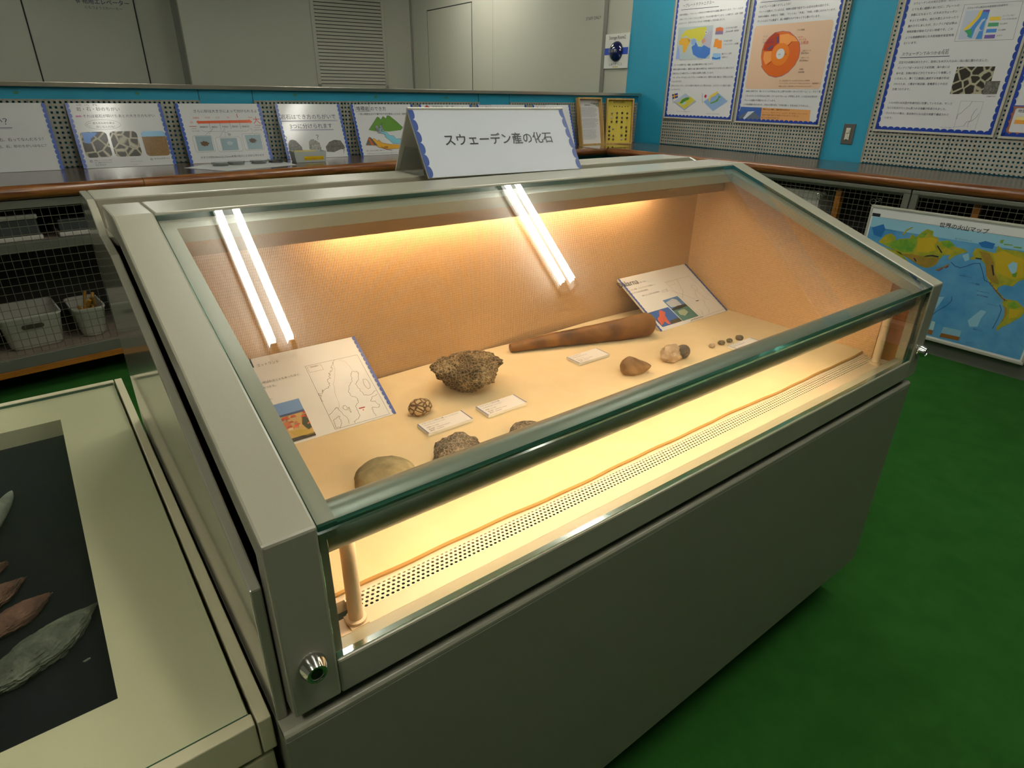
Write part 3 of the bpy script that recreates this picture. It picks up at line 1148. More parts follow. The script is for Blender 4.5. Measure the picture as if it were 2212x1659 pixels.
m.tube((0.33, 0.617, 0.972), (1.25, 0.617, 0.972), 0.008, WARM, 12)
m.build('back_tube', case, smooth=True)
# front lamp housing: an open tube throwing light down and back
cy, cz, R = 0.047, 0.7785, 0.0262
arc = [(-10 + 262 * i / 26) for i in range(27)]
prof = [(cy + R * cos(radians(a)), cz + R * sin(radians(a))) for a in arc] + [(cy + (R - 0.0016) * cos(radians(a)), cz + (R - 0.0016) * sin(radians(a))) for a in reversed(arc)]
m = MB()
m.prism(prof, 0.066, 1.434, HOUS)
m.mi[26 + 1:53] = [m.slot(HOUSIN)] * 26
hs = m.build('lamp_housing', case, smooth=True)
m = MB()
m.tube((0.10, cy + 0.001, cz + 0.004), (1.24, cy + 0.001, cz + 0.004), 0.0065, WARMF, 12)
m.build('front_tube', hs, smooth=True)
m = MB()
m.box(0.07, 1.43, 0.0108, 0.0150, 0.7995, 0.8075, mat('satin_rail', '#a89d86', 0.2, metal=0.9))
m.build('glass_rail', case)
for x in (0.0985, 1.4135):
    m = MB()
    m.tube((x, 0.060, 0.6205), (x, 0.060, 0.757), 0.0088, DECK, 20)
    po = m.build('post', case, smooth=True)
    m = MB()
    m.box(x - 0.011, x + 0.011, 0.047, 0.072, 0.620, 0.6225, DECK)
    m.lathe((x, 0.060, 0.6225), [(0.0125, 0), (0.0125, 0.004), (0.009, 0.005)], DECK, 20)
    m.build('post_foot', po)

# ================================================================== table case at the left
TPAINT = mat('table_cream_paint', '#dcd4b0', 0.35)
TMAT = mat('cream_mount_board', '#e2dab4', 0.6)
BLACKCLOTH = mat('black_cloth', '#15171a', 0.9, spec=0.15, var=(3, 0.3, '#1b1d20'), bump=(500, 0.2))
TZ = 0.58
TX0, TX1, TY0, TY1 = -1.35, -0.0175, 0.030, 1.095
RX1, RY0, RY1, RX0 = -0.1455, 0.158, 0.955, -1.20
tb = thing('table_case', (-0.68, 0.55, FLOOR), 'low cream table case with a glass top left of the big case', 'table case')
m = MB()
for a in ((TX0, -0.034, TY0, TY0 + 0.016), (TX0, -0.034, TY1 - 0.016, TY1), (TX0, TX0 + 0.016, TY0 + 0.016, TY1 - 0.016), (-0.032, TX1, TY0, TY1)):
    m.box(a[0], a[1], a[2], a[3], TZ - 0.05, TZ, TPAINT)
m.build('top_frame', tb, bevel=0.0015)
m = MB()
m.box(TX0 + 0.004, TX1 - 0.004, TY0 + 0.004, TY1 - 0.004, 0.02, TZ - 0.06, TPAINT)
m.build('table_body', tb, bevel=0.002)
m = MB()
m.box(TX0 + 0.06, TX1 - 0.06, TY0 + 0.06, TY1 - 0.06, FLOOR, 0.02, DARK)
m.build('plinth', tb)
m = MB()
ix0, ix1, iy0, iy1 = TX0 + 0.017, -0.036, TY0 + 0.017, TY1 - 0.017
for a in ((ix0, ix1, iy0, RY0), (ix0, ix1, RY1, iy1), (ix0, RX0, RY0, RY1), (RX1, ix1, RY0, RY1)):
    m.box(*a, TZ - 0.046, TZ - 0.007, TMAT)
m.build('mount', tb)
m = MB()
m.box(RX0, RX1, RY0, RY1, TZ - 0.055, TZ - 0.042, BLACKCLOTH)
m.build('black_bed', tb)
m = MB()
m.box(ix0 + 0.001, ix1 - 0.001, iy0 + 0.001, iy1 - 0.001, TZ - 0.0062, TZ - 0.0012, glass_mat('table_glass', (0.97, 0.985, 0.975)))
for i, f in enumerate(m.f):
    zz = [m.v[a][2] for a in f]
    if max(zz) - min(zz) > 0.001:
        m.mi[i] = m.slot(GEDGE)
m.build('glass_top', tb)

# ================================================================== fossils and stones
CLOTHZ = 0.6268


def stone_mesh(size, seed, amp=0.18, freq=1.6, detail=0.05, sub=4, shape=None, flat=0.75):
    bm = bmesh.new()
    bmesh.ops.create_icosphere(bm, subdivisions=sub, radius=1.0)
    off = Vector((seed * 3.17, seed * 1.31, seed * 7.7))
    for v in bm.verts:
        d = v.co.normalized()
        r = 1 + amp * noise.fractal(d * freq + off, 1.0, 2.0, 3) + detail * noise.fractal(d * freq * 5 + off, 0.8, 2.1, 4)
        p = d * r
        if shape:
            p = shape(p)
        if p.z < -flat:
            p.z = -flat + (p.z + flat) * 0.12
        v.co = Vector((p.x * size[0], p.y * size[1], p.z * size[2]))
    zmin = min(v.co.z for v in bm.verts)
    vs = [(v.co.x, v.co.y, v.co.z - zmin) for v in bm.verts]
    fs = [tuple(q.index for q in f.verts) for f in bm.faces]
    bm.free()
    return vs, fs


def stone(name, loc, size, seed, m, label, cat, rot=0.0, group=None, tilt=0.0, parent=None, **k):
    vs, fs = stone_mesh(size, seed, **k)
    R = Matrix.Rotation(rot, 3, 'Z') @ Matrix.Rotation(tilt, 3, 'Y')
    vs = [R @ Vector(p) for p in vs]
    zm = min(p.z for p in vs)
    mb = MB()
    mb.add([tuple(p + Vector(loc) - Vector((0, 0, zm))) for p in vs], fs, m)
    o = mb.build(name, parent, smooth=True, angle=60)
    if label:
        tag(o, label, cat, group)
    return o


CORAL = rock_mat('coral_rock', '#4e3f2b', '#8a7454', '#b09a78', 20, crack=0.28, bump=1.0, bscale=140, dist=0.006)
CORALS = rock_mat('small_coral_rock', '#57452f', '#86694a', '#b9a27c', 16, crack=-0.4, bump=0.9, bscale=95, dist=0.004)
GREYR = rock_mat('grey_olive_rock', '#6a5f44', '#857a5a', '#9c9072', 24, bump=0.5)
GREYR2 = rock_mat('rough_grey_rock', '#544a3c', '#7d7060', '#a39682', 50, crack=0.3, bump=0.9, bscale=150)
CONEM = rock_mat('brown_fossil_stone', '#38230f', '#6a4522', '#8e6431', 9, crack=0.06, bump=0.55, bscale=12, rough=0.5, dist=0.003)
SHELLM = rock_mat('brown_shell_stone', '#5e4526', '#7d6040', '#a08462', 14, bump=0.35, rough=0.55)
PALER = rock_mat('pale_pink_stone', '#8e7860', '#b09a80', '#cbb9a0', 22, bump=0.6, rough=0.45)
DARKSH = rock_mat('dark_coiled_shell', '#3a332c', '#574d44', '#756a5e', 20, bump=0.3, rough=0.4)
PEB = rock_mat('pebble_fossil', '#6b6152', '#8d8270', '#a99d88', 60, crack=0.4, bump=0.8, bscale=420)


def coral_shape(p):
    x, y, z = p
    w = 0.72 + 0.28 * min(1, max(0, (z + 0.9) / 1.1))        # undercut foot
    x, y = x * w, y * w
    if x < -0.62 and z > -0.2:
        z += 0.22                                             # raised lobe at the left
    if z > 0.35:
        z = 0.35 + (z - 0.35) * 0.65
    return Vector((x, y, z))


stone('coral_fossil', (0.552, 0.505, CLOTHZ), (0.068, 0.062, 0.043), 2, CORAL, 'large rough brown coral fossil behind two labels on the cloth', 'fossil', rot=-0.35, amp=0.24, freq=1.5, detail=0.09, sub=5, shape=coral_shape, flat=0.8)
stone('coral_fossil', (0.414, 0.462, CLOTHZ), (0.0245, 0.0205, 0.0165), 5, CORALS, 'small round netted coral fossil left of the large one', 'fossil', rot=0.2, amp=0.05, freq=1.2, detail=0.01, sub=5)
stone('fossil_stone', (0.246, 0.272, CLOTHZ), (0.050, 0.044, 0.030), 9, GREYR, 'smooth domed olive fossil stone, leftmost behind the lamp housing', 'fossil', rot=0.3, amp=0.10, freq=1.0, detail=0.02, flat=0.6)
stone('fossil_stone', (0.378, 0.276, CLOTHZ), (0.042, 0.034, 0.027), 12, GREYR2, 'rough grey fossil stone behind the lamp housing below a label', 'fossil', rot=0.2, amp=0.2, freq=1.6, detail=0.07, flat=0.6)
stone('fossil_stone', (0.520, 0.266, CLOTHZ), (0.034, 0.028, 0.018), 15, GREYR2, 'fossil stone almost hidden behind the lamp housing, only its top showing', 'fossil', amp=0.15, flat=0.6)


def shell_shape(p):
    x, y, z = p
    t = max(0.0, min(1.0, (x + 1) / 2))
    k = 1.12 - 0.62 * t
    z = z * k + 0.55 * max(0, 0.55 - abs(x + 0.35)) * (1 if z > 0 else 0)
    return Vector((x, y * (1.05 - 0.55 * t), z - 0.18 * t))


stone('shell_fossil', (0.897, 0.348, CLOTHZ), (0.037, 0.026, 0.0225), 21, SHELLM, 'smooth brown beaked shell fossil in front of the long cone', 'fossil', rot=-0.35, amp=0.07, freq=1.0, detail=0.012, sub=5, shape=shell_shape, flat=0.7)
sf = thing('shell_fossil', (1.035, 0.350, CLOTHZ), 'pale stone with a dark coiled shell right of the beaked shell', 'fossil')
stone('matrix_stone', (1.022, 0.352, CLOTHZ), (0.030, 0.024, 0.020), 25, PALER, None, None, rot=0.25, amp=0.22, freq=1.7, detail=0.07, parent=sf, flat=0.7)


def coil_shape(p):
    x, y, z = p
    a = atan2(z, x)
    rr = sqrt(x * x + z * z)
    k = 0.86 + 0.14 * a / pi
    dent = 0.55 * max(0.0, 0.33 - rr)
    yy = y * (1 - dent) if y < 0 else y
    return Vector((x * k, yy, z * k))


stone('coiled_shell', (1.052, 0.342, CLOTHZ), (0.0225, 0.0155, 0.0195), 27, DARKSH, None, None, rot=-0.15, amp=0.03, freq=1.0, detail=0.008, sub=5, shape=coil_shape, parent=sf, flat=0.85)
pebt = (('leftmost', 'pale'), ('second from the left', 'pale'), ('third from the left', 'dark'), ('rightmost', 'dark'))
for k, (x, y, sx) in enumerate(((1.170, 0.343, 0.0088), (1.205, 0.341, 0.0098), (1.236, 0.339, 0.0088), (1.272, 0.335, 0.0110))):
    stone('pebble_fossil', (x, y, CLOTHZ), (sx, sx * 0.85, sx * 0.62), 31 + k, PEB if k else PALER, '%s of the four small button fossils near the right end' % pebt[k][0], 'fossil', amp=0.12, detail=0.04, sub=3, group='row of small button fossils')

# the long cone: a tapered shaft lying on the cloth
m = MB()
A, B = Vector((0.742, 0.606, CLOTHZ + 0.0112)), Vector((1.122, 0.492, CLOTHZ + 0.0292))
dirv = (B - A).normalized()
sidev = dirv.cross(Vector((0, 0, 1))).normalized()
upn = sidev.cross(dirv)
Lc = (B - A).length
nr, ns = 60, 40
v, f = [], []
for i in range(nr + 1):
    s = i / nr
    r = 0.0102 + (0.0295 - 0.0102) * min(1, s * 1.12) ** 0.92
    if s > 0.93:
        q = (s - 0.93) / 0.07
        r *= sqrt(max(0.05, 1 - 0.90 * q * q))
    c = A.lerp(B, s) + upn * (0.0022 * sin(s * 7))
    for j in range(ns):
        th = 2 * pi * j / ns
        rr = r * (1 + 0.06 * noise.fractal(Vector((s * 9, cos(th) * 1.2, sin(th) * 1.2)), 1.0, 2.0, 4) + 0.03 * cos(2 * th + s * 3))
        if abs(s - 0.335 - 0.012 * sin(3 * th)) < 0.009:
            rr *= 0.94                                        # old break round the shaft
        v.append(tuple(c + sidev * rr * cos(th) + upn * rr * sin(th)))
for i in range(nr):
    for j in range(ns):
        f.append((i * ns + j, i * ns + (j + 1) % ns, (i + 1) * ns + (j + 1) % ns, (i + 1) * ns + j))
f += [tuple(range(ns)), tuple(nr * ns + j for j in range(ns))]
m.add(v, f, CONEM)
tag(m.build('cone_fossil', smooth=True, angle=50), 'long brown tapering cone fossil lying before the back wall of the case', 'fossil')

# stone tools in the table case
BEDZ = TZ - 0.042
REDS = rock_mat('reddish_tool_stone', '#4d3428', '#7a5644', '#9c7b66', 22, bump=0.9, rough=0.7)
GRNS = rock_mat('grey_green_tool_stone', '#42463a', '#6d705f', '#8f917e', 26, bump=1.0, rough=0.7)
IVO = rock_mat('pale_tusk', '#6d7165', '#8d9283', '#a9ad9c', 40, bump=0.4, rough=0.6)


def leaf_shape(p):
    """hand-axe: pointed at one end, knapped and thin"""
    x, y, z = p
    t = (x + 1) / 2
    w = (1 - max(0, x) ** 2 * 0.75) * (1 - max(0, -x) ** 3 * 0.35)
    return Vector((x, y * w, z * (0.5 + 0.5 * w)))


for nm, loc, size, seed, mm, rot, lab in (
        ('stone_tool', (-0.212, 0.322), (0.074, 0.031, 0.014), 41, GRNS, 0.62, 'large grey green stone tool, nearest whole one on the black cloth'),
        ('stone_tool', (-0.240, 0.404), (0.048, 0.021, 0.012), 43, REDS, 0.55, 'reddish stone tool beside the large grey one on black cloth'),
        ('stone_tool', (-0.264, 0.462), (0.044, 0.020, 0.012), 44, REDS, 0.60, 'brown stone tool, second behind the grey one on black cloth'),
        ('stone_tool', (-0.285, 0.520), (0.046, 0.019, 0.012), 46, REDS, 0.45, 'dark brown stone tool, farthest of the row on black cloth'),
        ('stone_tool', (-0.284, 0.262), (0.038, 0.024, 0.012), 47, REDS, 1.2, 'red brown stone cut by the left picture edge before the grey tool')):
    stone(nm, (*loc, BEDZ), size, seed, mm, lab, 'stone tool', rot=rot, amp=0.12, freq=1.8, detail=0.10, sub=5, shape=leaf_shape, flat=0.6)
# curved tusk
m = MB()
pts = [Vector((-0.300, 0.560, 0.556)), Vector((-0.281, 0.600, 0.558)), Vector((-0.262, 0.645, 0.559)), Vector((-0.246, 0.692, 0.558)), Vector((-0.238, 0.728, 0.555)), Vector((-0.235, 0.752, 0.551))]
rad = [0.016, 0.0165, 0.0155, 0.012, 0.0075, 0.001]
v, f = [], []
for i, p in enumerate(pts):
    d = (pts[min(i + 1, len(pts) - 1)] - pts[max(i - 1, 0)]).normalized()
    a = d.cross(Vector((0, 0, 1))).normalized()
    b = a.cross(d)
    for j in range(16):
        t = 2 * pi * j / 16
        v.append(tuple(p + a * rad[i] * cos(t) + b * rad[i] * 0.9 * sin(t)))
for i in range(len(pts) - 1):
    for j in range(16):
        f.append((i * 16 + j, i * 16 + (j + 1) % 16, (i + 1) * 16 + (j + 1) % 16, (i + 1) * 16 + j))
f += [tuple(range(16)), tuple((len(pts) - 1) * 16 + j for j in range(16))]
m.add(v, f, IVO)
o = m.build('curved_tusk', smooth=True)
sm = o.modifiers.new('smooth', 'SUBSURF')
sm.levels = sm.render_levels = 2
tag(o, 'pale curved pointed tusk at the far end of the black cloth', 'tusk')
m = MB()
m.slab([(-0.176, 0.2775), (-0.168, 0.279), (-0.1675, 0.2775), (-0.174, 0.2755)], BEDZ + 0.0002, BEDZ + 0.0016, IVO)
tag(m.build('stone_chip'), 'tiny pale chip lying on the black cloth right of the grey tool', 'chip')

# ================================================================== printed things
ART = {
 'p1':{
  'title':[(0.106,1.8658),(0.2534,1.8582)],
  'sub':[(0.1138,1.8215),(0.4185,1.8166)],
  'ul':[(0.0991,1.8071),(0.4661,1.8005)],
  'l1':[(0.0888,1.7665),(0.6876,1.7509)],
  'l2':[(0.0899,1.7348),(0.69,1.722)],
  'l3':[(0.0881,1.7075),(0.5402,1.6955)],
  'mapq':[(0.0916,1.6869),(0.4387,1.6818),(0.4421,1.4558),(0.099,1.4616)],
  'eur':[(0.1755,1.6645),(0.2259,1.6672),(0.2993,1.6754),(0.3745,1.6749),(0.3748,1.6301),(0.348,1.5893),(0.3127,1.5796),(0.2944,1.5891),(0.2705,1.606),(0.2293,1.601),(0.2066,1.6093),(0.1822,1.6266),(0.1324,1.6147),(0.126,1.6267),(0.1602,1.6538)],
  'afr':[(0.1329,1.6117),(0.2066,1.6093),(0.2287,1.5807),(0.2064,1.538),(0.1866,1.5035),(0.1675,1.5131),(0.1597,1.5576),(0.1185,1.5683),(0.1144,1.5921)],
  'aus':[(0.2505,1.542),(0.2881,1.5779),(0.3149,1.5451),(0.3529,1.5406),(0.3752,1.5525),(0.4389,1.5256),(0.4419,1.4886),(0.401,1.4585),(0.3294,1.4665),(0.2744,1.4916)],
  'ind':[(0.2389,1.5947),(0.2713,1.6017),(0.2902,1.5893),(0.2797,1.5553),(0.2633,1.5531),(0.2415,1.5686)],
  'pac':[(0.3825,1.6325),(0.4391,1.6487),(0.4389,1.5256),(0.3755,1.551),(0.3616,1.5602)],
  'phi':[(0.3444,1.5866),(0.3741,1.6021),(0.3824,1.5791),(0.3616,1.5602),(0.3476,1.5694)],
  'lil':[(0.099,1.4616),(0.1067,1.56),(0.1279,1.5264),(0.141,1.4633)],
  'sea':[(0.3049,1.5771),(0.3402,1.5868),(0.3524,1.5435),(0.3233,1.5447)],
  'arab':[(0.2031,1.6052),(0.2309,1.5922),(0.2292,1.5778),(0.2115,1.5816)],
  'jp':[(0.3773,1.6384),(0.3996,1.6371)],
  'i1':[(0.4667,1.6181),(0.4662,1.6608),(0.5041,1.6653),(0.5366,1.6565),(0.539,1.6154)],
  'i1b':[(0.4667,1.6181),(0.4671,1.636),(0.5054,1.6393),(0.5368,1.636),(0.539,1.6154)],
  'i2':[(0.4651,1.5344),(0.4724,1.5886),(0.502,1.5871),(0.5037,1.5787),(0.5372,1.5757),(0.5441,1.5213),(0.5048,1.5229),(0.5028,1.5328)],
  'i3':[(0.468,1.4464),(0.4713,1.4918),(0.5426,1.4893),(0.5495,1.4441)],
  'i3b':[(0.4669,1.4565),(0.4679,1.4678),(0.5092,1.4594),(0.5465,1.4653),(0.5481,1.4554),(0.5112,1.4495)],
  't1':[(0.5572,1.6484),(0.66,1.6475)],
  't1b':[(0.5616,1.6264),(0.6775,1.6251)],
  't2':[(0.5549,1.5638),(0.6323,1.5656)],
  't2b':[(0.5594,1.5415),(0.6909,1.5425)],
  't3':[(0.5543,1.4791),(0.6443,1.4788)],
  't3b':[(0.5588,1.4565),(0.6147,1.4562)],
  'cap':[(0.1431,1.4513),(0.3787,1.4461)]},
 'p1b':{
  'a':[(0.0847,1.4132),(0.488,1.4051)],
  'b':[(0.0853,1.3826),(0.6902,1.3732)],
  'c':[(0.0837,1.3519),(0.5031,1.3472)],
  'd':[(0.084,1.3228),(0.6908,1.3151)],
  'e':[(0.0842,1.294),(0.1925,1.2935)],
  'f':[(0.0848,1.2628),(0.6853,1.2575)],
  'g':[(0.0826,1.2346),(0.1893,1.2343)],
  'flag':[(0.106,1.2048),(0.1635,1.2146),(0.1714,1.1819),(0.1167,1.1686)],
  'pole':[(0.1044,1.2064),(0.1266,1.1371)],
  'blk':[(0.1273,1.1466),(0.2462,1.2137),(0.3697,1.1538),(0.2553,1.0863)],
  'blkt':[(0.1353,1.1531),(0.2462,1.2137),(0.3646,1.1583),(0.2536,1.0956)],
  'land':[(0.1931,1.1477),(0.2178,1.1731),(0.3029,1.1896),(0.3552,1.1627),(0.2578,1.0973),(0.1597,1.144)],
  'swe':[(0.1969,1.1384),(0.2189,1.1669),(0.2604,1.183),(0.2954,1.1834),(0.2894,1.1679),(0.2604,1.1582),(0.2238,1.1389)],
  'balt':[(0.2165,1.1293),(0.2482,1.1518),(0.2713,1.146),(0.252,1.13)],
  'jpole':[(0.4197,1.2149),(0.4326,1.1457)],
  'jdisk':[(0.4548,1.1942),(0.4672,1.1944)],
  'jblk':[(0.4393,1.1549),(0.572,1.2189),(0.6738,1.1617),(0.549,1.088)],
  'jyel':[(0.491,1.1558),(0.49,1.1827),(0.5029,1.2007),(0.5617,1.2306),(0.5737,1.2204),(0.5514,1.2011),(0.5098,1.1859),(0.5047,1.159)],
  'jland':[(0.5108,1.1381),(0.5166,1.1502),(0.5548,1.1627),(0.5788,1.1838),(0.5819,1.1985),(0.6049,1.1929),(0.5874,1.1809),(0.5794,1.1602),(0.5571,1.1509)],
  'cp1':[(0.1763,1.0731),(0.3149,1.0738)],
  'cp2':[(0.4874,1.065),(0.6139,1.0658)],
  'corner':[(0.0498,1.0353),(0.7267,1.034)]},
 'p2':{
  'ul':[(0.8287,1.7945),(1.0614,1.7883)],
  'l1':[(0.8276,1.7585),(1.0702,1.7504)],
  'l2':[(0.8274,1.7288),(1.3524,1.7166)],
  'l3':[(0.827,1.7),(1.4025,1.6853)],
  'l4':[(0.8264,1.6713),(1.3047,1.6594)],
  'boxtop':[(0.8116,1.6565),(1.4079,1.6421)],
  'core':[(1.0579,1.4678),(1.09,1.4667),(1.0514,1.4964)],
  'core2':[(1.0565,1.4645),(1.1268,1.462),(1.0412,1.5318)],
  'dark':[(0.9145,1.4934),(0.9227,1.5372),(0.95,1.5729),(0.9871,1.6007),(1.0232,1.5921),(1.0311,1.5389),(0.998,1.5137),(0.9866,1.4872)],
  'lt1':[(1.0269,1.5853),(1.0913,1.5883),(1.1459,1.5659),(1.1768,1.5385),(1.1313,1.5407),(1.1031,1.5191),(1.0626,1.5308),(1.0391,1.5319)],
  'lt2':[(0.9258,1.4827),(0.9844,1.4873),(0.9937,1.4259),(0.9523,1.4029),(0.9259,1.4415)],
  'a1':[(1.1081,1.5156),(1.1317,1.539)],
  'a2':[(0.9967,1.4224),(0.9706,1.4007)],
  'outl':[(1.0409,1.6075),(1.1012,1.5991),(1.1542,1.5654),(1.1914,1.5281),(1.2063,1.4821),(1.2062,1.4397),(1.1862,1.394)],
  'outl2':[(1.0409,1.6075),(0.9867,1.6024),(0.9411,1.5733),(0.9137,1.5376),(0.9025,1.4973),(0.9055,1.4525),(0.9237,1.4001)],
  'lb1':[(0.8969,1.574),(0.9324,1.5731)],
  'lb2':[(0.8965,1.5554),(0.9893,1.5525)],
  'lb3':[(0.8983,1.5366),(0.9935,1.534)],
  'r1':[(1.15,1.6004),(1.2105,1.5991)],
  'r2':[(1.1718,1.5597),(1.206,1.5595)],
  'r3':[(1.1823,1.5408),(1.2369,1.5388)],
  'r4':[(1.1974,1.5197),(1.2557,1.5181)],
  'r5':[(1.2201,1.4751),(1.2864,1.4726)],
  'r6':[(1.2178,1.4589),(1.2743,1.4569)],
  'r7':[(1.22,1.4327),(1.2826,1.4308)],
  'r8':[(1.2161,1.4147),(1.2789,1.4131)],
  'b1':[(0.957,1.5019),(0.9841,1.5176)],
  'b2':[(1.0113,1.5697),(1.0232,1.5359)],
  'naik':[(1.0494,1.458),(1.0686,1.458)]},
 'p2b':{
  'outl':[(1.1896,1.3969),(1.1462,1.3509),(1.1005,1.3277),(1.0504,1.3197),(0.9946,1.3324),(0.9526,1.3609),(0.9185,1.3929)],
  'boxbot':[(0.8211,1.2515),(1.4066,1.2442)],
  'la':[(0.8243,1.225),(1.415,1.2179)],
  'lb':[(0.8236,1.1942),(1.4025,1.1889)],
  'lc':[(0.8202,1.1647),(1.0877,1.1636)],
  'ld':[(0.8188,1.1368),(1.3504,1.1324)],
  'ph':[(0.8016,1.126),(0.9839,1.1246),(0.9888,1.0389),(0.7823,1.0293)],
  'mt':[(0.7969,1.0545),(0.8615,1.094),(0.9178,1.0974),(0.9817,1.0607),(0.9765,1.0421),(0.7959,1.0355)],
  'sn':[(0.871,1.0943),(0.9267,1.0995),(0.882,1.0648),(0.8493,1.0375),(0.8259,1.0328)],
  'ob':[(0.9839,1.1246),(1.3699,1.1182),(1.3787,1.0397),(0.988,1.0426)],
  'o1':[(0.9943,1.1086),(1.2128,1.1089)],
  'o2':[(0.9941,1.0885),(1.3528,1.0887)],
  'o3':[(0.9958,1.0703),(1.2911,1.0712)],
  'o4':[(0.9952,1.052),(1.1412,1.0536)],
  'n1':[(1.2259,1.3646),(1.2565,1.364)],
  'n2':[(1.2243,1.3457),(1.2674,1.344)],
  'k1':[(1.0907,1.2952),(1.3199,1.2922)],
  'k2':[(1.0905,1.2769),(1.3919,1.2722)],
  'k3':[(1.0923,1.2596),(1.3403,1.2573)],
  'corner':[(0.7753,1.0271),(1.4444,1.0253)]},
 'p3':{
  'l1':[(1.8789,1.6895),(2.2396,1.6823)],
  'l2':[(1.8798,1.6603),(2.1283,1.6546)],
  'l3':[(1.8803,1.6323),(2.1262,1.6283)],
  'l4':[(1.881,1.6038),(2.1399,1.5988)],
  'l5':[(1.8797,1.5755),(2.1454,1.5688)],
  'l6':[(1.8802,1.5469),(2.1286,1.5412)],
  'l7':[(1.8812,1.5168),(2.1418,1.5132)],
  'l8':[(1.8798,1.4879),(1.9537,1.488)],
  'h':[(1.8853,1.4276),(2.1405,1.4257)],
  'hf':[(2.1073,1.4456),(2.1399,1.445)],
  'ul':[(1.8784,1.4181),(2.1513,1.4178)],
  'm':[(1.8797,1.386),(2.353,1.3806)],
  'frame':[(2.1539,1.667),(2.4283,1.661),(2.4374,1.4862),(2.1551,1.4907)],
  'ft':[(2.1721,1.6439),(2.3643,1.6409)],
  'mq':[(2.169,1.638),(2.2867,1.6338),(2.2897,1.4961),(2.1694,1.4987)],
  'ylw':[(2.2413,1.6353),(2.2538,1.6352),(2.2503,1.6057),(2.2215,1.5645),(2.1901,1.5398),(2.1851,1.5511),(2.2089,1.5746),(2.2273,1.5981)],
  'blu':[(2.2538,1.6352),(2.2867,1.6338),(2.2869,1.5878),(2.2614,1.5896),(2.2448,1.5506),(2.2373,1.501),(2.2115,1.5118),(2.2165,1.5492),(2.2467,1.5967)],
  'blu2':[(2.2827,1.5911),(2.283,1.539),(2.2702,1.5397),(2.2609,1.5496),(2.2684,1.5768)],
  'blu3':[(2.2835,1.5374),(2.2897,1.4961),(2.2578,1.4968),(2.2657,1.5338)],
  'grn':[(2.1901,1.5398),(2.2225,1.5504),(2.232,1.5295),(2.2275,1.5015),(2.2162,1.5178),(2.2024,1.5312)],
  'pur':[(2.257,1.635),(2.2867,1.6338),(2.2859,1.6212),(2.2565,1.6265)],
  'gul':[(2.2614,1.5896),(2.2786,1.5945),(2.2617,1.5681),(2.2528,1.5345),(2.2383,1.4978),(2.2425,1.5476)],
  'k1':[(2.2973,1.5992),(2.3481,1.597),(2.3502,1.5803),(2.2996,1.5814)],
  'k2':[(2.2981,1.5711),(2.3473,1.57),(2.349,1.5526),(2.2989,1.5534)],
  'k3':[(2.2992,1.542),(2.3471,1.5412),(2.3478,1.5238),(2.2982,1.5248)],
  'k4':[(2.2983,1.5143),(2.3479,1.5137),(2.3488,1.4959),(2.2982,1.4969)],
  'kt1':[(2.3547,1.595),(2.4133,1.5966)],
  'kt1b':[(2.3594,1.5797),(2.4244,1.5796)],
  'kt2':[(2.3553,1.5589),(2.3895,1.5596)],
  'kt3':[(2.355,1.5301),(2.3896,1.5302)],
  'kt4':[(2.3554,1.5041),(2.3811,1.5043)]},
 'p3b':{
  'a':[(1.8805,1.3566),(2.1683,1.3548)],
  'b':[(1.8801,1.3276),(2.1826,1.3251)],
  'c':[(1.8793,1.2996),(2.1812,1.298)],
  'd':[(1.8811,1.2697),(2.1823,1.2685)],
  'e':[(1.8803,1.2413),(1.9831,1.2417)],
  'f':[(1.8789,1.1673),(2.2361,1.1684)],
  'g':[(1.8782,1.1382),(2.2129,1.1376)],
  'h':[(1.8775,1.1085),(2.2343,1.1098)],
  'i':[(1.8781,1.0818),(1.9237,1.0827)],
  'ph1':[(2.2067,1.3627),(2.3956,1.3607),(2.3991,1.2262),(2.2088,1.2229)],
  'ph2':[(2.3713,1.2891),(2.4411,1.2894),(2.4424,1.2248),(2.3738,1.2235)],
  'cap':[(2.397,1.2101),(2.4416,1.2106)],
  'lm':[(2.2766,1.1884),(2.3919,1.1866),(2.3905,1.0383),(2.2819,1.0379)],
  'coast':[(2.335,1.1875),(2.3297,1.1691),(2.311,1.1465),(2.2983,1.1276),(2.2827,1.1177),(2.2825,1.0932)],
  'c2':[(2.3708,1.1517),(2.361,1.1367),(2.3544,1.1107),(2.3574,1.0885),(2.3381,1.0802),(2.3291,1.061)],
  'c3':[(2.3855,1.1264),(2.3804,1.1078),(2.3646,1.0887),(2.3489,1.0806),(2.3494,1.0544)],
  'ln':[(2.2655,1.0487),(2.3369,1.0595)],
  'lt':[(2.2133,1.0436),(2.2642,1.0467)],
  'corner':[(1.836,1.0228),(2.4787,1.0161)],
  'p4':[(2.5309,1.1661),(2.5834,1.1672),(2.6294,1.0208),(2.5323,1.0209)],
  'p4w':[(2.5532,1.1578),(2.5861,1.1586),(2.6239,1.0384),(2.5539,1.0384)],
  'p4t':[(2.5673,1.1388),(2.5923,1.1388)],
  'p4y':[(2.5679,1.1159),(2.5992,1.117),(2.6041,1.1013),(2.5663,1.0999)],
  'p4o':[(2.5663,1.0999),(2.6047,1.0996),(2.6107,1.0804),(2.5707,1.0805)],
  'p4c':[(2.5222,1.0203),(2.5127,1.0124)]},
 'map':{
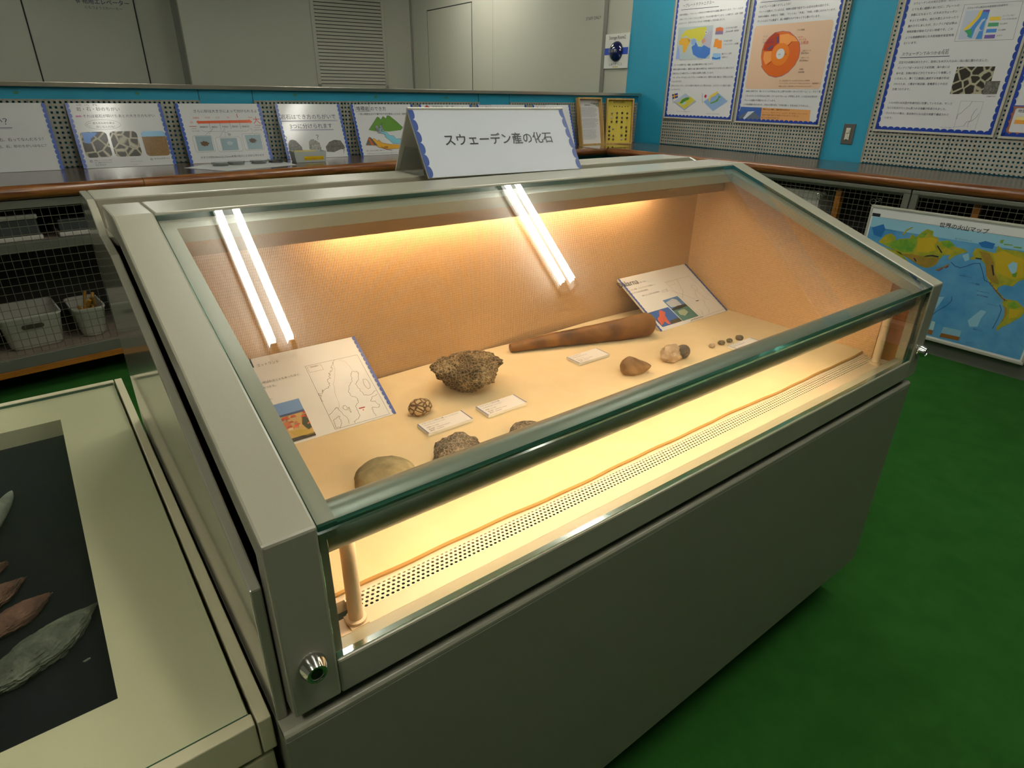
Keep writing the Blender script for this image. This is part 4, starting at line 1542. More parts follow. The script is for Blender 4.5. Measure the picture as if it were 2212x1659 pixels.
  'eur':[(0.0729,-0.1803),(0.0996,-0.1358),(0.1294,-0.1234),(0.1551,-0.1409),(0.1579,-0.1599),(0.1769,-0.1443),(0.2242,-0.1335),(0.2309,-0.1084),(0.2529,-0.1237),(0.2749,-0.0915),(0.2955,-0.0716),(0.3274,-0.078),(0.3295,-0.1009),(0.3617,-0.1092),(0.362,-0.1255),(0.408,-0.1102),(0.4378,-0.1278),(0.4449,-0.138),(0.4865,-0.1416),(0.5074,-0.1513),(0.4814,-0.1656),(0.4608,-0.1789),(0.4451,-0.1961),(0.4371,-0.2118),(0.4293,-0.1992),(0.4367,-0.1814),(0.4057,-0.1899),(0.3947,-0.211),(0.3905,-0.2261),(0.3862,-0.2414),(0.3697,-0.2593),(0.3421,-0.2701),(0.3145,-0.2663),(0.2729,-0.2456),(0.2334,-0.234),(0.1977,-0.2214),(0.1456,-0.2017)],
  'green1':[(0.1121,-0.1831),(0.1655,-0.1537),(0.2212,-0.1389),(0.2559,-0.1184),(0.2676,-0.1449),(0.2625,-0.1747),(0.256,-0.2002),(0.2183,-0.2124),(0.1545,-0.2)],
  'yel1':[(0.2669,-0.126),(0.332,-0.1098),(0.3602,-0.1188),(0.3515,-0.1485),(0.3659,-0.1694),(0.3288,-0.1908),(0.2773,-0.196),(0.2702,-0.1541)],
  'br1':[(0.2021,-0.2205),(0.264,-0.2132),(0.3268,-0.2152),(0.3935,-0.2065),(0.3862,-0.2414),(0.3504,-0.2683),(0.3145,-0.2663),(0.2532,-0.2398)],
  'grn3':[(0.3741,-0.1233),(0.4087,-0.1124),(0.4404,-0.1297),(0.4194,-0.1498),(0.3918,-0.141)],
  'grn4':[(0.2762,-0.096),(0.304,-0.0866),(0.2908,-0.117),(0.2614,-0.1222)],
  'nz':[(0.1839,-0.1189),(0.1951,-0.093),(0.223,-0.0717),(0.2264,-0.0759),(0.2013,-0.0991),(0.1917,-0.1224)],
  'nam':[(0.5269,-0.1566),(0.5373,-0.1252),(0.5821,-0.1323),(0.6219,-0.138),(0.6213,-0.0983),(0.644,-0.1116),(0.6731,-0.1104),(0.7053,-0.1086),(0.7318,-0.1121),(0.7698,-0.2351),(0.7518,-0.2482),(0.7356,-0.2789),(0.7018,-0.278),(0.6811,-0.2967),(0.6814,-0.3104),(0.7164,-0.3385),(0.7264,-0.359),(0.7072,-0.3455),(0.6707,-0.313),(0.6376,-0.2794),(0.619,-0.2561),(0.6162,-0.2338),(0.5926,-0.1933),(0.5642,-0.1765),(0.532,-0.1876),(0.5219,-0.1805),(0.5381,-0.1681)],
  'nyel':[(0.6112,-0.1401),(0.6535,-0.1186),(0.7419,-0.1447),(0.7672,-0.2268),(0.7287,-0.2446),(0.689,-0.2357),(0.6557,-0.2251),(0.6346,-0.1801)],
  'nbr':[(0.5528,-0.138),(0.6004,-0.1422),(0.6335,-0.1893),(0.645,-0.2274),(0.6695,-0.2583),(0.6807,-0.283),(0.6484,-0.2769),(0.6177,-0.2518),(0.5975,-0.1969)],
  'hud':[(0.6876,-0.1823),(0.7033,-0.1613),(0.7229,-0.166),(0.7297,-0.1998),(0.7224,-0.2237),(0.7022,-0.2058)],
  'ngr':[(0.7176,-0.2203),(0.7356,-0.2074),(0.7365,-0.2338),(0.7215,-0.2328)],
  'sam':[(0.7176,-0.3613),(0.7329,-0.3435),(0.7733,-0.3422),(0.8111,-0.3687),(0.8176,-0.3898),(0.8137,-0.4139),(0.7897,-0.444),(0.7709,-0.4683),(0.7504,-0.4887),(0.7416,-0.5105),(0.7328,-0.494),(0.7447,-0.4571),(0.7508,-0.427),(0.7451,-0.3958),(0.7246,-0.3781)],
  'samg':[(0.7416,-0.3596),(0.7678,-0.3482),(0.796,-0.3682),(0.7782,-0.3822),(0.7481,-0.3811)],
  'and_':[(0.7281,-0.3771),(0.7459,-0.3863),(0.7551,-0.4164),(0.7504,-0.4507),(0.7416,-0.4722),(0.7473,-0.428),(0.7386,-0.3929)],
  'samy':[(0.7576,-0.3878),(0.8032,-0.3799),(0.7968,-0.4187),(0.7686,-0.436)],
  'tr1':[(0.4488,-0.2164),(0.4721,-0.2327),(0.4979,-0.2365),(0.522,-0.222),(0.5483,-0.2026),(0.5743,-0.1972),(0.598,-0.2378),(0.6169,-0.275),(0.634,-0.2803)],
  'tr2':[(0.7134,-0.3787),(0.7276,-0.4006),(0.7267,-0.448),(0.7199,-0.5026)],
  'tr3':[(0.5024,-0.3884),(0.5069,-0.4116),(0.4938,-0.4397),(0.4712,-0.4657),(0.4516,-0.4887),(0.444,-0.5085)],
  'alt':[(0.4422,-0.2296),(0.4155,-0.2543),(0.3945,-0.2708)],
  'tr4':[(0.6376,-0.2794),(0.6743,-0.3121),(0.7142,-0.3437),(0.7286,-0.3538)],
  'box1':[(0.5097,-0.5556),(0.5957,-0.5524),(0.5951,-0.6081),(0.5064,-0.613)],
  'box1b':[(0.509,-0.5915),(0.5974,-0.5871),(0.597,-0.6074),(0.5066,-0.6139)],
  'box2':[(0.4485,-0.5404),(0.4661,-0.5404),(0.4692,-0.6142),(0.4466,-0.6133)],
  'box2b':[(0.4468,-0.5898),(0.4686,-0.5884),(0.4692,-0.6142),(0.4466,-0.6133)],
  'd1':[(0.3623,-0.1489),(0.3677,-0.1455),(0.3979,-0.1773),(0.3925,-0.1807)],
  'd2':[(0.3137,-0.2154),(0.3326,-0.2044),(0.3566,-0.1973),(0.3869,-0.1983),(0.3848,-0.2059),(0.3547,-0.2058),(0.3345,-0.2112)],
  'd3':[(0.5475,-0.173),(0.5746,-0.1721),(0.5765,-0.1785),(0.5491,-0.1786)],
  'd4':[(0.6216,-0.194),(0.6295,-0.1946),(0.6488,-0.2402),(0.6448,-0.2457)],
  'd5':[(0.2712,-0.2312),(0.2776,-0.23),(0.2906,-0.2444),(0.2848,-0.248)],
  'dp1':[(0.0203,-0.1096),(0.0757,-0.081),(0.0922,-0.1076),(0.0805,-0.154),(0.0396,-0.1462)],
  'dp2':[(0.5378,-0.1004),(0.5647,-0.0866),(0.6081,-0.092),(0.6049,-0.1191),(0.5588,-0.1189)],
  'sh1':[(0.6051,-0.4926),(0.6451,-0.4232),(0.6696,-0.426),(0.6583,-0.4676),(0.6555,-0.5122),(0.6219,-0.5222)],
  'sh2':[(0.4877,-0.1736),(0.5112,-0.1574),(0.5245,-0.1892),(0.5081,-0.2018)],
  'oz':[(0.2255,-0.1381),(0.2376,-0.1168),(0.2599,-0.1655),(0.2411,-0.1787)],
  'lt1':[(0.4342,-0.101),(0.5099,-0.0987)],
  'lt2':[(0.5056,-0.2772),(0.56,-0.2695)],
  'lt3':[(0.5993,-0.3353),(0.656,-0.3282)],
  'lt4':[(0.6058,-0.3573),(0.6546,-0.3496)],
  'lt5':[(0.6628,-0.3898),(0.7112,-0.384)],
  'lt6':[(0.6409,-0.5313),(0.6835,-0.5258)],
  'lt7':[(0.0785,-0.1099),(0.148,-0.1056)],
  'lt8':[(0.5584,-0.3051),(0.6037,-0.2967)],
  'note':[(0.6333,-0.6034),(0.6795,-0.5936)],
  'note2':[(0.6297,-0.6122),(0.6822,-0.6027)],
  'arc':[(0.6244,-0.0715),(0.6378,-0.0669),(0.6364,-0.0867),(0.624,-0.0825)],
  'arc2':[(0.6399,-0.0861),(0.676,-0.0838),(0.6806,-0.0873),(0.6453,-0.0917)],
  'arc3':[(0.6819,-0.0914),(0.7172,-0.089),(0.7157,-0.0958),(0.6872,-0.0969)]},
 'map2':{
  'title':[(0.3457,-0.0534),(0.5652,-0.0417)],
  'lg':[(0.0014,-0.0313),(0.0457,-0.0282),(0.049,-0.0457),(0.0061,-0.0494)],
  'lt':[(0.009,-0.045),(0.0439,-0.0411)],
  'tl':[(-0.0075,0.011),(0.0098,-0.0637)],
  'line1':[(-0.0021,-0.0486),(0.7123,-0.0489)],
  'white':[(-0.0004,-0.1475)],
  'botl':[(0.4428,-0.6349),(0.8867,-0.6135)],
  'botl2':[(0.4484,-0.6549)],
  'rb':[(0.8835,-0.6146),(0.8793,-0.5896)]},
 'c1':{
  'q':[(0.2406,0.2154),(0.264,0.2162)],
  'ul':[(0.2322,0.2034),(0.2751,0.2045)],
  'ul2':[(0.2308,0.1986),(0.2737,0.1997)],
  'l1':[(0.215,0.1418),(0.3844,0.1413)],
  'l2':[(0.21,0.1126),(0.3878,0.1108)],
  'tr':[(0.4465,0.3226)]},
 'c2':{
  't':[(0.042,0.2789),(0.2302,0.2798)],
  'fur':[(0.0485,0.304),(0.1359,0.3055)],
  'ar':[(0.032,0.2579),(0.047,0.2578),(0.0477,0.2604),(0.0588,0.2537),(0.0448,0.2493),(0.0451,0.2504),(0.0301,0.2505)],
  's':[(0.0618,0.247),(0.3861,0.2472)],
  'bub':[(0.1385,0.2127),(0.2165,0.2115),(0.1447,0.2369)],
  'b1':[(0.0947,0.2146),(0.1901,0.2147)],
  'b2':[(0.1065,0.1956),(0.1877,0.1956)],
  'tail':[(0.0885,0.2228),(0.0649,0.2137),(0.0813,0.2041)],
  'ph1':[(0.0347,0.1782),(0.1415,0.1774),(0.1386,0.0517),(0.0261,0.0538)],
  'sky':[(0.0363,0.1755),(0.1025,0.1755),(0.0916,0.1609),(0.0686,0.1453),(0.06,0.1213),(0.035,0.1248)],
  'rock':[(0.1022,0.1741),(0.1357,0.1734),(0.1377,0.1435),(0.1166,0.1087),(0.0785,0.1099),(0.0698,0.1318)],
  'ph2':[(0.1697,0.1782),(0.278,0.1774),(0.2753,0.0516),(0.1538,0.0538)],
  'ph3':[(0.3021,0.1769),(0.4115,0.1761),(0.4086,0.0489),(0.297,0.0507)],
  'ph3s':[(0.3021,0.1769),(0.4115,0.1761),(0.4126,0.149),(0.3016,0.1498)],
  'n1':[(0.0336,0.0278),(0.0478,0.0277)],
  'n2':[(0.0541,0.0336),(0.1312,0.0328)],
  'n3':[(0.0549,0.0227),(0.1309,0.0218)],
  'n4':[(0.0542,0.0105),(0.1009,0.0095)],
  'n5':[(0.2187,0.0344),(0.2414,0.0342)],
  'n6':[(0.213,0.0221),(0.2702,0.0216)],
  'n7':[(0.2191,0.0064),(0.242,0.0066)],
  'n8':[(0.3089,0.0261),(0.3219,0.026)],
  'n9':[(0.3284,0.0309),(0.4024,0.0299)],
  'corners':[(0.0121,0.3236),(0.4416,0.3202),(0.435,-0.0015),(-0.0004,0.0011)]},
 'c3':{
  't':[(0.0851,0.2685),(0.4241,0.2681)],
  'arrow':[(0.0845,0.2199),(0.0973,0.23),(0.0974,0.2253),(0.3691,0.2287),(0.3688,0.2333),(0.3852,0.2187),(0.371,0.2072),(0.3709,0.2124),(0.0965,0.2116),(0.0967,0.2072)],
  't1':[(0.1504,0.224),(0.1484,0.1797)],
  't2':[(0.2047,0.2239),(0.2043,0.1791)],
  't3':[(0.259,0.2255),(0.2587,0.1804)],
  't4':[(0.3137,0.2248),(0.3121,0.1799)],
  'n0':[(0.0735,0.2367),(0.105,0.2372)],
  'n1':[(0.1352,0.2374),(0.1615,0.238)],
  'n2':[(0.1922,0.2374),(0.2115,0.2378)],
  'n3':[(0.2505,0.2382),(0.2642,0.2387)],
  'n4':[(0.3071,0.2376),(0.3102,0.2376)],
  'n5':[(0.3669,0.2379),(0.3906,0.2383)],
  'sho':[(0.0523,0.2108),(0.0681,0.212)],
  'dai':[(0.3914,0.2069),(0.4299,0.2078)],
  's1':[(0.0443,0.1973),(0.0797,0.1972)],
  's2':[(0.3952,0.1976),(0.4303,0.1976)],
  'q0':[(0.0971,0.1881),(0.139,0.1882)],
  'q1':[(0.1577,0.1869),(0.1888,0.1878)],
  'q2':[(0.214,0.1873),(0.2456,0.1876)],
  'q3':[(0.2668,0.1878),(0.299,0.188)],
  'q4':[(0.322,0.1876),(0.3626,0.188)],
  'r1':[(0.0513,0.1817),(0.0771,0.1826)],
  'r2':[(0.0519,0.1686),(0.0878,0.1698)],
  'r3':[(0.3876,0.1814),(0.4197,0.1823)],
  'r4':[(0.3872,0.1685),(0.4289,0.1691)],
  'brace':[(0.1015,0.1777),(0.1173,0.1671),(0.2057,0.168),(0.2334,0.1598),(0.2385,0.1672),(0.3397,0.1671),(0.3575,0.1753)],
  'suna':[(0.2344,0.1417),(0.2499,0.1428)],
  'pa':[(0.0581,0.1451),(0.1415,0.1442),(0.1388,0.0653),(0.0576,0.0657)],
  'pab':[(0.0533,0.1481),(0.1467,0.1471),(0.146,0.059),(0.0447,0.0604)],
  'pb':[(0.1861,0.1296),(0.2753,0.13),(0.2727,0.0644),(0.1846,0.0644)],
  'pbb':[(0.1672,0.1361),(0.2968,0.1354),(0.2924,0.0575),(0.161,0.0599)],
  'pc':[(0.3239,0.1439),(0.4112,0.1456),(0.4084,0.0653),(0.3258,0.0654)],
  'pcb':[(0.3148,0.1502),(0.4178,0.1523),(0.4151,0.0603),(0.3073,0.0606)],
  'ba':[(0.0999,0.104),(0.1243,0.1032),(0.1039,0.1187)],
  'bb':[(0.2327,0.1025),(0.2508,0.1019),(0.236,0.1145)],
  'bc':[(0.361,0.1136),(0.3831,0.1129),(0.3648,0.1274)],
  'l':[(0.0605,0.0242),(0.4049,0.0231)],
  'la1':[(0.112,0.148),(0.1627,0.1838),(0.1338,0.1534)],
  'la2':[(0.1867,0.137),(0.2236,0.1841),(0.2183,0.1376)],
  'la3':[(0.3731,0.1518),(0.3659,0.1828),(0.3988,0.1527)],
  'corners':[(0.0169,0.3247),(0.4605,0.3249),(0.4577,0.0016),(0.0046,-0.0025)]},
 'c4':{
  't1':[(0.0162,0.2287),(0.3591,0.2282)],
  'u1':[(0.0163,0.2207),(0.3665,0.221)],
  'u1b':[(0.0154,0.2175),(0.3655,0.2167)],
  't2':[(0.0593,0.1744),(0.3227,0.1751)],
  'u2':[(0.0578,0.1683),(0.3276,0.1674)],
  'u2b':[(0.0568,0.1643),(0.3266,0.1632)],
  'q1':[(0.0114,0.1024),(0.0264,0.1032)],
  'q2':[(0.2053,0.1051),(0.2212,0.1059)],
  'q3':[(0.3527,0.0175),(0.3692,0.0177)],
  'r1':[(0.0246,0.0878),(0.0382,0.1078),(0.0563,0.1122),(0.0758,0.1047),(0.1014,0.0689),(0.1038,0.044),(0.0953,0.0278),(0.0313,0.0304),(0.0216,0.0594)],
  'r2':[(0.152,0.0962),(0.1688,0.1103),(0.1867,0.111),(0.2172,0.0901),(0.2221,0.0564),(0.2103,0.0274),(0.1528,0.0297),(0.147,0.059)],
  'r3':[(0.2512,0.0638),(0.2812,0.0924),(0.3163,0.1041),(0.3567,0.0987),(0.3725,0.0683),(0.3752,0.051),(0.3382,0.0438),(0.2977,0.0303),(0.2528,0.0342)],
  'corners':[(-0.0261,0.3225),(0.4106,0.3222),(0.4212,-0.0027),(-0.0106,-0.0006)]},
 'c5':{
  't':[(0.0256,0.2769),(0.2411,0.2798)],
  'bx':[(0.0261,0.3169),(0.1274,0.3202),(0.1283,0.2749),(0.0291,0.2717)],
  's':[(0.0382,0.2501),(0.4182,0.2498)],
  'mt':[(0.0886,0.1579),(0.1224,0.1925),(0.1667,0.2382),(0.1788,0.2359),(0.1876,0.2203),(0.211,0.2423),(0.2275,0.2266),(0.2403,0.2465),(0.2578,0.2442),(0.3009,0.2079),(0.3366,0.1712),(0.3188,0.1534),(0.233,0.1461),(0.1318,0.1504)],
  'rv':[(0.1952,0.2003),(0.1755,0.1828),(0.1612,0.1565),(0.1688,0.1363),(0.1976,0.129),(0.1957,0.1111),(0.2194,0.0926),(0.2396,0.0694),(0.2971,0.0676),(0.3051,0.0992),(0.273,0.0978),(0.2573,0.1186),(0.2268,0.1216),(0.2158,0.1397),(0.1767,0.1473),(0.1783,0.1739)],
  'stn':[(0.1522,0.1611),(0.1673,0.1608),(0.155,0.1721)],
  'stn2':[(0.1817,0.1672),(0.1929,0.167),(0.184,0.176)],
  'str':[(0.0449,0.0645),(0.0775,0.1142),(0.0918,0.1116),(0.1289,0.0595)],
  'sty':[(0.0995,0.1026),(0.115,0.1044),(0.1356,0.086),(0.1435,0.0969),(0.1637,0.0763),(0.2126,0.0658),(0.3054,0.0582),(0.2996,0.0356),(0.1791,0.0354),(0.1267,0.0507),(0.1111,0.069)],
  'st2':[(0.0703,0.1056),(0.0813,0.1097),(0.1044,0.0626),(0.0845,0.0632)],
  'ar':[(0.1525,0.0521),(0.1836,0.033),(0.2236,0.027)],
  'n':[(0.0399,0.0251),(0.1711,0.0245)],
  'n2':[(0.0403,0.0074),(0.2601,0.0052)],
  'tk':[(0.17,0.0403),(0.1984,0.0406)],
  'corners':[(0.0018,0.3254),(0.4529,0.3227),(0.4595,-0.0005),(0.006,-0.0013)]},
 'go':{
  'd':[(-0.224,0.1789),(-0.2069,0.1753)],
  'ka':[(-0.2015,0.1773),(-0.1611,0.177)],
  'l1':[(-0.2089,0.1378),(-0.1348,0.1358)],
  'l2':[(-0.2134,0.1266),(-0.1844,0.126)],
  's1':[(-0.2104,0.1004),(-0.1997,0.1003)],
  's2':[(-0.2103,0.0933),(-0.2038,0.0928)],
  'ph':[(-0.209,0.0893),(-0.157,0.0891),(-0.1573,0.0043),(-0.2063,0.0052)],
  'hor':[(-0.2081,0.0618),(-0.1575,0.0621)],
  'mp':[(-0.1201,0.1552),(-0.0141,0.1533),(-0.0129,0.0031),(-0.1212,0.0046)],
  'lg':[(-0.1178,0.1516),(-0.0905,0.1508),(-0.0904,0.1379),(-0.1169,0.1386)],
  'lgt':[(-0.1119,0.1477),(-0.0966,0.1468)],
  'coast':[(-0.0641,0.1515),(-0.0755,0.139),(-0.0757,0.1312),(-0.0839,0.126),(-0.0854,0.1187),(-0.0923,0.1112),(-0.0945,0.0986),(-0.1031,0.0939),(-0.1116,0.0911),(-0.1182,0.0858),(-0.117,0.078),(-0.1177,0.069)],
  'c2':[(-0.0308,0.1088),(-0.0312,0.1149),(-0.0413,0.1172),(-0.0468,0.11),(-0.0486,0.0968),(-0.0593,0.0867),(-0.0657,0.0755),(-0.0647,0.0637),(-0.0562,0.0551),(-0.0585,0.0465),(-0.0661,0.0398),(-0.0665,0.0251),(-0.0682,0.0147),(-0.0827,0.0091),(-0.0828,0.0055)],
  'c3':[(-0.0308,0.1088),(-0.0398,0.092),(-0.0462,0.0882),(-0.0434,0.0698),(-0.0418,0.0596),(-0.0317,0.0543),(-0.0157,0.0614)],
  'c4':[(-0.1197,0.036),(-0.1039,0.0458),(-0.1,0.0481),(-0.0964,0.0358),(-0.0909,0.0175),(-0.0924,0.0072)],
  'c5':[(-0.1176,0.0236),(-0.1035,0.0293),(-0.1049,0.0226),(-0.1057,0.0139),(-0.1109,0.0052),(-0.1184,0.0079),(-0.1176,0.0236)],
  'c6':[(-0.015,0.0524),(-0.0277,0.0491),(-0.0364,0.0406),(-0.0275,0.0394),(-0.0231,0.0284),(-0.0254,0.0235),(-0.0376,0.0278),(-0.0405,0.0214),(-0.0398,0.0063)],
  'c7':[(-0.0544,0.1525),(-0.0442,0.1432),(-0.0391,0.1295),(-0.0388,0.1193)],
  'c8':[(-0.0664,0.1461),(-0.0732,0.1225),(-0.0858,0.0995),(-0.091,0.0765),(-0.0927,0.0584),(-0.0982,0.0419)],
  'lk':[(-0.0861,0.0422),(-0.0823,0.0408),(-0.0837,0.0478)],
  'lk2':[(-0.0801,0.0355),(-0.0788,0.035),(-0.0773,0.0419)],
  'lakes':[(-0.0256,0.0813),(-0.0201,0.0795),(-0.0201,0.0934)],
  'red':[(-0.0626,0.0339),(-0.0506,0.0334),(-0.051,0.0313),(-0.0629,0.0316)],
  'dot':[(-0.0565,0.0271),(-0.0552,0.0266)],
  'vill1':[(-0.2056,0.054),(-0.1939,0.0567),(-0.1903,0.0519),(-0.1908,0.0434),(-0.2008,0.0453)],
  'vill2':[(-0.1808,0.0554),(-0.1715,0.0583),(-0.1651,0.0498),(-0.1693,0.0425),(-0.1813,0.0434)],
  'roof':[(-0.2066,0.0475),(-0.1908,0.0469),(-0.1883,0.0356),(-0.2022,0.0305),(-0.207,0.0357)],
  'tree':[(-0.1639,0.0529),(-0.1572,0.0522),(-0.1577,0.0225),(-0.1643,0.0198),(-0.171,0.0344)],
  'grass':[(-0.1927,0.0167),(-0.1951,0.0245),(-0.1775,0.0247),(-0.1619,0.0189),(-0.1577,0.0087),(-0.1714,0.0087)],
  'br':[(-0.119,0.0064)],
  'tr':[(-0.0008,0.199)],
  'brc':[(-0.0006,-0.0028)]},
 'da':{
  't':[(-0.0173,0.163),(0.0618,0.1649)],
  'ka':[(0.0659,0.164),(0.0912,0.165)],
  'l1':[(-0.0068,0.1466),(0.1144,0.1464)],
  'l2':[(-0.0066,0.1357),(0.0736,0.1366)],
  'l3':[(0.0349,0.1198),(0.108,0.1211)],
  'l4':[(0.1161,0.1205),(0.1404,0.1208)],
  'l5':[(0.1147,0.1147),(0.1444,0.1153)],
  'ph1':[(0.0922,0.0913),(0.1582,0.093),(0.1724,0.0115),(0.1022,0.0107)],
  'ph1m':[(0.0973,0.0561),(0.125,0.0616),(0.1625,0.0605),(0.1638,0.0524),(0.1269,0.0501),(0.0993,0.0502)],
  'cl':[(0.0958,0.0817),(0.1325,0.0887),(0.1438,0.0816),(0.1472,0.0608),(0.1191,0.0608),(0.101,0.0629)],
  'ph1w':[(0.0984,0.0493),(0.1648,0.0521),(0.1724,0.0115),(0.1022,0.0107)],
  'ph2':[(0.0091,0.0657),(0.0916,0.0662),(0.1001,0.0112),(0.0174,0.0113)],
  'horse':[(0.0204,0.0397),(0.0369,0.0462),(0.049,0.0624),(0.0586,0.0622),(0.0661,0.0518),(0.0562,0.0435),(0.0523,0.0233),(0.0523,0.0128),(0.0425,0.0153),(0.0385,0.0268),(0.0269,0.0193),(0.0166,0.0157),(0.0195,0.0295)],
  'gnd':[(0.0598,0.0235),(0.0978,0.0246),(0.1001,0.0112),(0.0542,0.0123)],
  'mp':[(0.1566,0.1482),(0.2663,0.149),(0.2919,0.0082),(0.1795,0.0054)],
  'lg':[(0.1591,0.1454),(0.1879,0.1456),(0.1903,0.1341),(0.1632,0.133)],
  'coast':[(0.2066,0.1459),(0.2044,0.1323),(0.1982,0.1173),(0.1903,0.1006),(0.1738,0.086),(0.1745,0.0813)],
  'c2':[(0.2573,0.1116),(0.2457,0.1164),(0.2381,0.1087),(0.244,0.098),(0.2309,0.0846),(0.2261,0.0742),(0.2301,0.0618),(0.2422,0.0521),(0.2311,0.041),(0.2299,0.0209),(0.2168,0.0106)],
  'c3':[(0.2573,0.1116),(0.2568,0.0999),(0.2432,0.0888),(0.2513,0.0777),(0.2519,0.059),(0.2635,0.0541)],
  'ln':[(0.1472,0.117),(0.1809,0.0935),(0.2125,0.0658)],
  'mk':[(0.2092,0.0597),(0.2205,0.0589)],
  'c4':[(0.193,0.0298),(0.1984,0.0218),(0.1899,0.0105)],
  'brace':[(0.1195,-0.0055),(0.133,0.0018),(0.1832,0.0012)],
  'trc':[(0.2678,0.1936)],
  'tlc':[(-0.0264,0.1869)],
  'brc':[(0.3028,0.001)]},
 'sn':{
  'tl':[(0.0133,0.1658)],
  'tr':[(0.4349,0.1617)],
  'br':[(0.4139,-0.0004)],
  'bl':[(0.0008,0.0)],
  't':[(0.0636,0.0733),(0.3642,0.0675)],
  'tt':[(0.0747,0.0966)]}}
SHEET = mat('glossy_white_sheet', '#d3d4d6', 0.12, coat=0.0)
SHEETM = mat('satin_white_sheet', '#dcdcdc', 0.35)
BOARD = mat('white_foam_board', '#dcdad2', 0.6)
PFRAME = mat('poster_frame_pale', '#aeaca0', 0.4)
CBLUE = mat('scallop_blue', '#2b4fa6', 0.25)
CBLUED = mat('scallop_blue_wall', '#22409a', 0.25)
_inks = {}


def ink(h, rough=0.25):
    if h not in _inks:
        _inks[h] = mat('ink_' + h.strip('#'), h, rough)
    return _inks[h]


GREY = ink('#6f7078')
TXT = ink('#2a2a44')
BRN = ink('#5a4a3a')
PHOTOROCK = rock_mat('print_rock_photo', '#3a3832', '#7d7868', '#aaa48e', 26, crack=0.9, bump=0.0, bscale=22, rough=0.2)
PHOTOGREY = rock_mat('print_grey_stone', '#55554f', '#6d6c66', '#807f78', 60, crack=0.3, bump=0.0, bscale=120, rough=0.2)
PHOTOPALE = rock_mat('print_pale_stone', '#6d6d68', '#92918a', '#aeada5', 70, crack=0.2, bump=0.0, rough=0.2)


def texts(p, art, table, m, l=3, **k):
    for key, s in table.items():
        a, b = art[key]
        p.text(s, a, b, m, l, **k)


def poster(F, u0, u1, v0, v1, label):
    """board with a pale frame on the pegboard; returns the root and the print surface"""
    t = thing('poster', F @ Vector(((u0 + u1) / 2, v0, 0.004)), label, 'poster', 'framed posters on the turquoise wall')
    b = 0.013
    m = MB(F)
    m.box(u0 - b, u1 + b, v0 - b, v0, 0.003, 0.013, PFRAME)
    m.box(u0 - b, u1 + b, v1, v1 + b, 0.003, 0.013, PFRAME)
    m.box(u0 - b, u0, v0, v1, 0.003, 0.013, PFRAME)
    m.box(u1, u1 + b, v0, v1, 0.003, 0.013, PFRAME)
    m.build('poster_frame', t, bevel=0.002)
    p = Print(F @ Matrix.Translation((0, 0, 0.009)))
    p.rect(u0, v0, u1, v1, SHEET, 0)
    return t, p


def border(p, u0, u1, v0, v1, m, per=0.038, dep=0.011, strip=0.009):
    p.scallop((u0, v0), (u1, v0), (0, 1), per, dep, strip, m, 6)
    p.scallop((u0, v1), (u1, v1), (0, -1), per, dep, strip, m, 6)
    p.scallop((u0, v0), (u0, v1), (1, 0), per, dep, strip, m, 6)
    p.scallop((u1, v0), (u1, v1), (-1, 0), per, dep, strip, m, 6)


# --- poster one: plate tectonics
A, Bq = ART['p1'], ART['p1b']
u0, u1, v0, v1 = 0.050, 0.727, 1.033, 1.965
t, p = poster(RF, u0, u1, v0, v1, 'leftmost poster on the turquoise wall, with a plate map and two flags')
border(p, u0, u1, v0, v1, CBLUED)
texts(p, A, dict(title='地球は動く', sub='〜プレートテクトニクス〜', l1='地球の表面は、「プレート」と呼ばれる十数枚の巨大な岩盤に覆われています。プレートは1年', l2='に数センチというゆっくりとした速さで、今もなお動き続けています。この動きが、山脈・地震',
                 l3='火山をつくり、日本やスウェーデンの「大地の違い」を生み出しました。', t1='ぶつかり合う境界', t1b='沈み込み帯・衝突帯', t2='すれ違う境界', t2b='トランスフォーム断層', t3='離れていく境界', t3b='（海嶺など）'), TXT)
p.text('世界のおもなプレートの分布（スウェーデンと日本）', *A['cap'], GREY)
p.line(*A['ul'], 0.003, NAVY, 3)
p.poly(A['mapq'], ink('#aebcc0'), 1)
for k, c, l in (('lil', '#8fa6dd', 2), ('pac', '#b3aebf', 2), ('phi', '#c9926f', 3), ('aus', '#3f74c4', 2), ('ind', '#86a3cf', 3), ('afr', '#d9a636', 3), ('eur', '#c8c13c', 2), ('sea', '#b9c69a', 3), ('arab', '#b98c2c', 4)):
    p.poly(A[k], ink(c), l)
p.disc(A['jp'][0], 0.011, SHEET, 4)
p.disc(A['jp'][0], 0.0045, ink('#3a1820'), 5)
p.poly(A['i1'], ink('#cf6a32'), 2)
p.poly(A['i1b'], ink('#7d6a8f'), 3)
p.poly(A['i2'], ink('#e38a22'), 2)
p.poly(A['i3'], ink('#8fb9e2'), 2)
p.poly(A['i3b'], ink('#2f74c8'), 3)
texts(p, Bq, dict(a='プレートの境界では、地震、火山活動が集中して起こります。', b='境界に位置する地域と、境界から遠く離れた地域では、大地のなりたちがまったく異なります。', c='日本はちょうど4枚のプレートが集まる境界に位置しています。',
                  d='一方、スウェーデンはユーラシアプレートの内側にあり、境界から遠く離れた「安定した大地」', e='の上にあります。', f='日本とスウェーデン、ふたつの国の大地がまったく異なるのは、このプレートの動きの違い', g='によるものです。'), TXT)
fl = Bq['flag']
p.poly(fl, ink('#27408f'), 3)


def mix(a, b, t_):
    return (a[0] + (b[0] - a[0]) * t_, a[1] + (b[1] - a[1]) * t_)


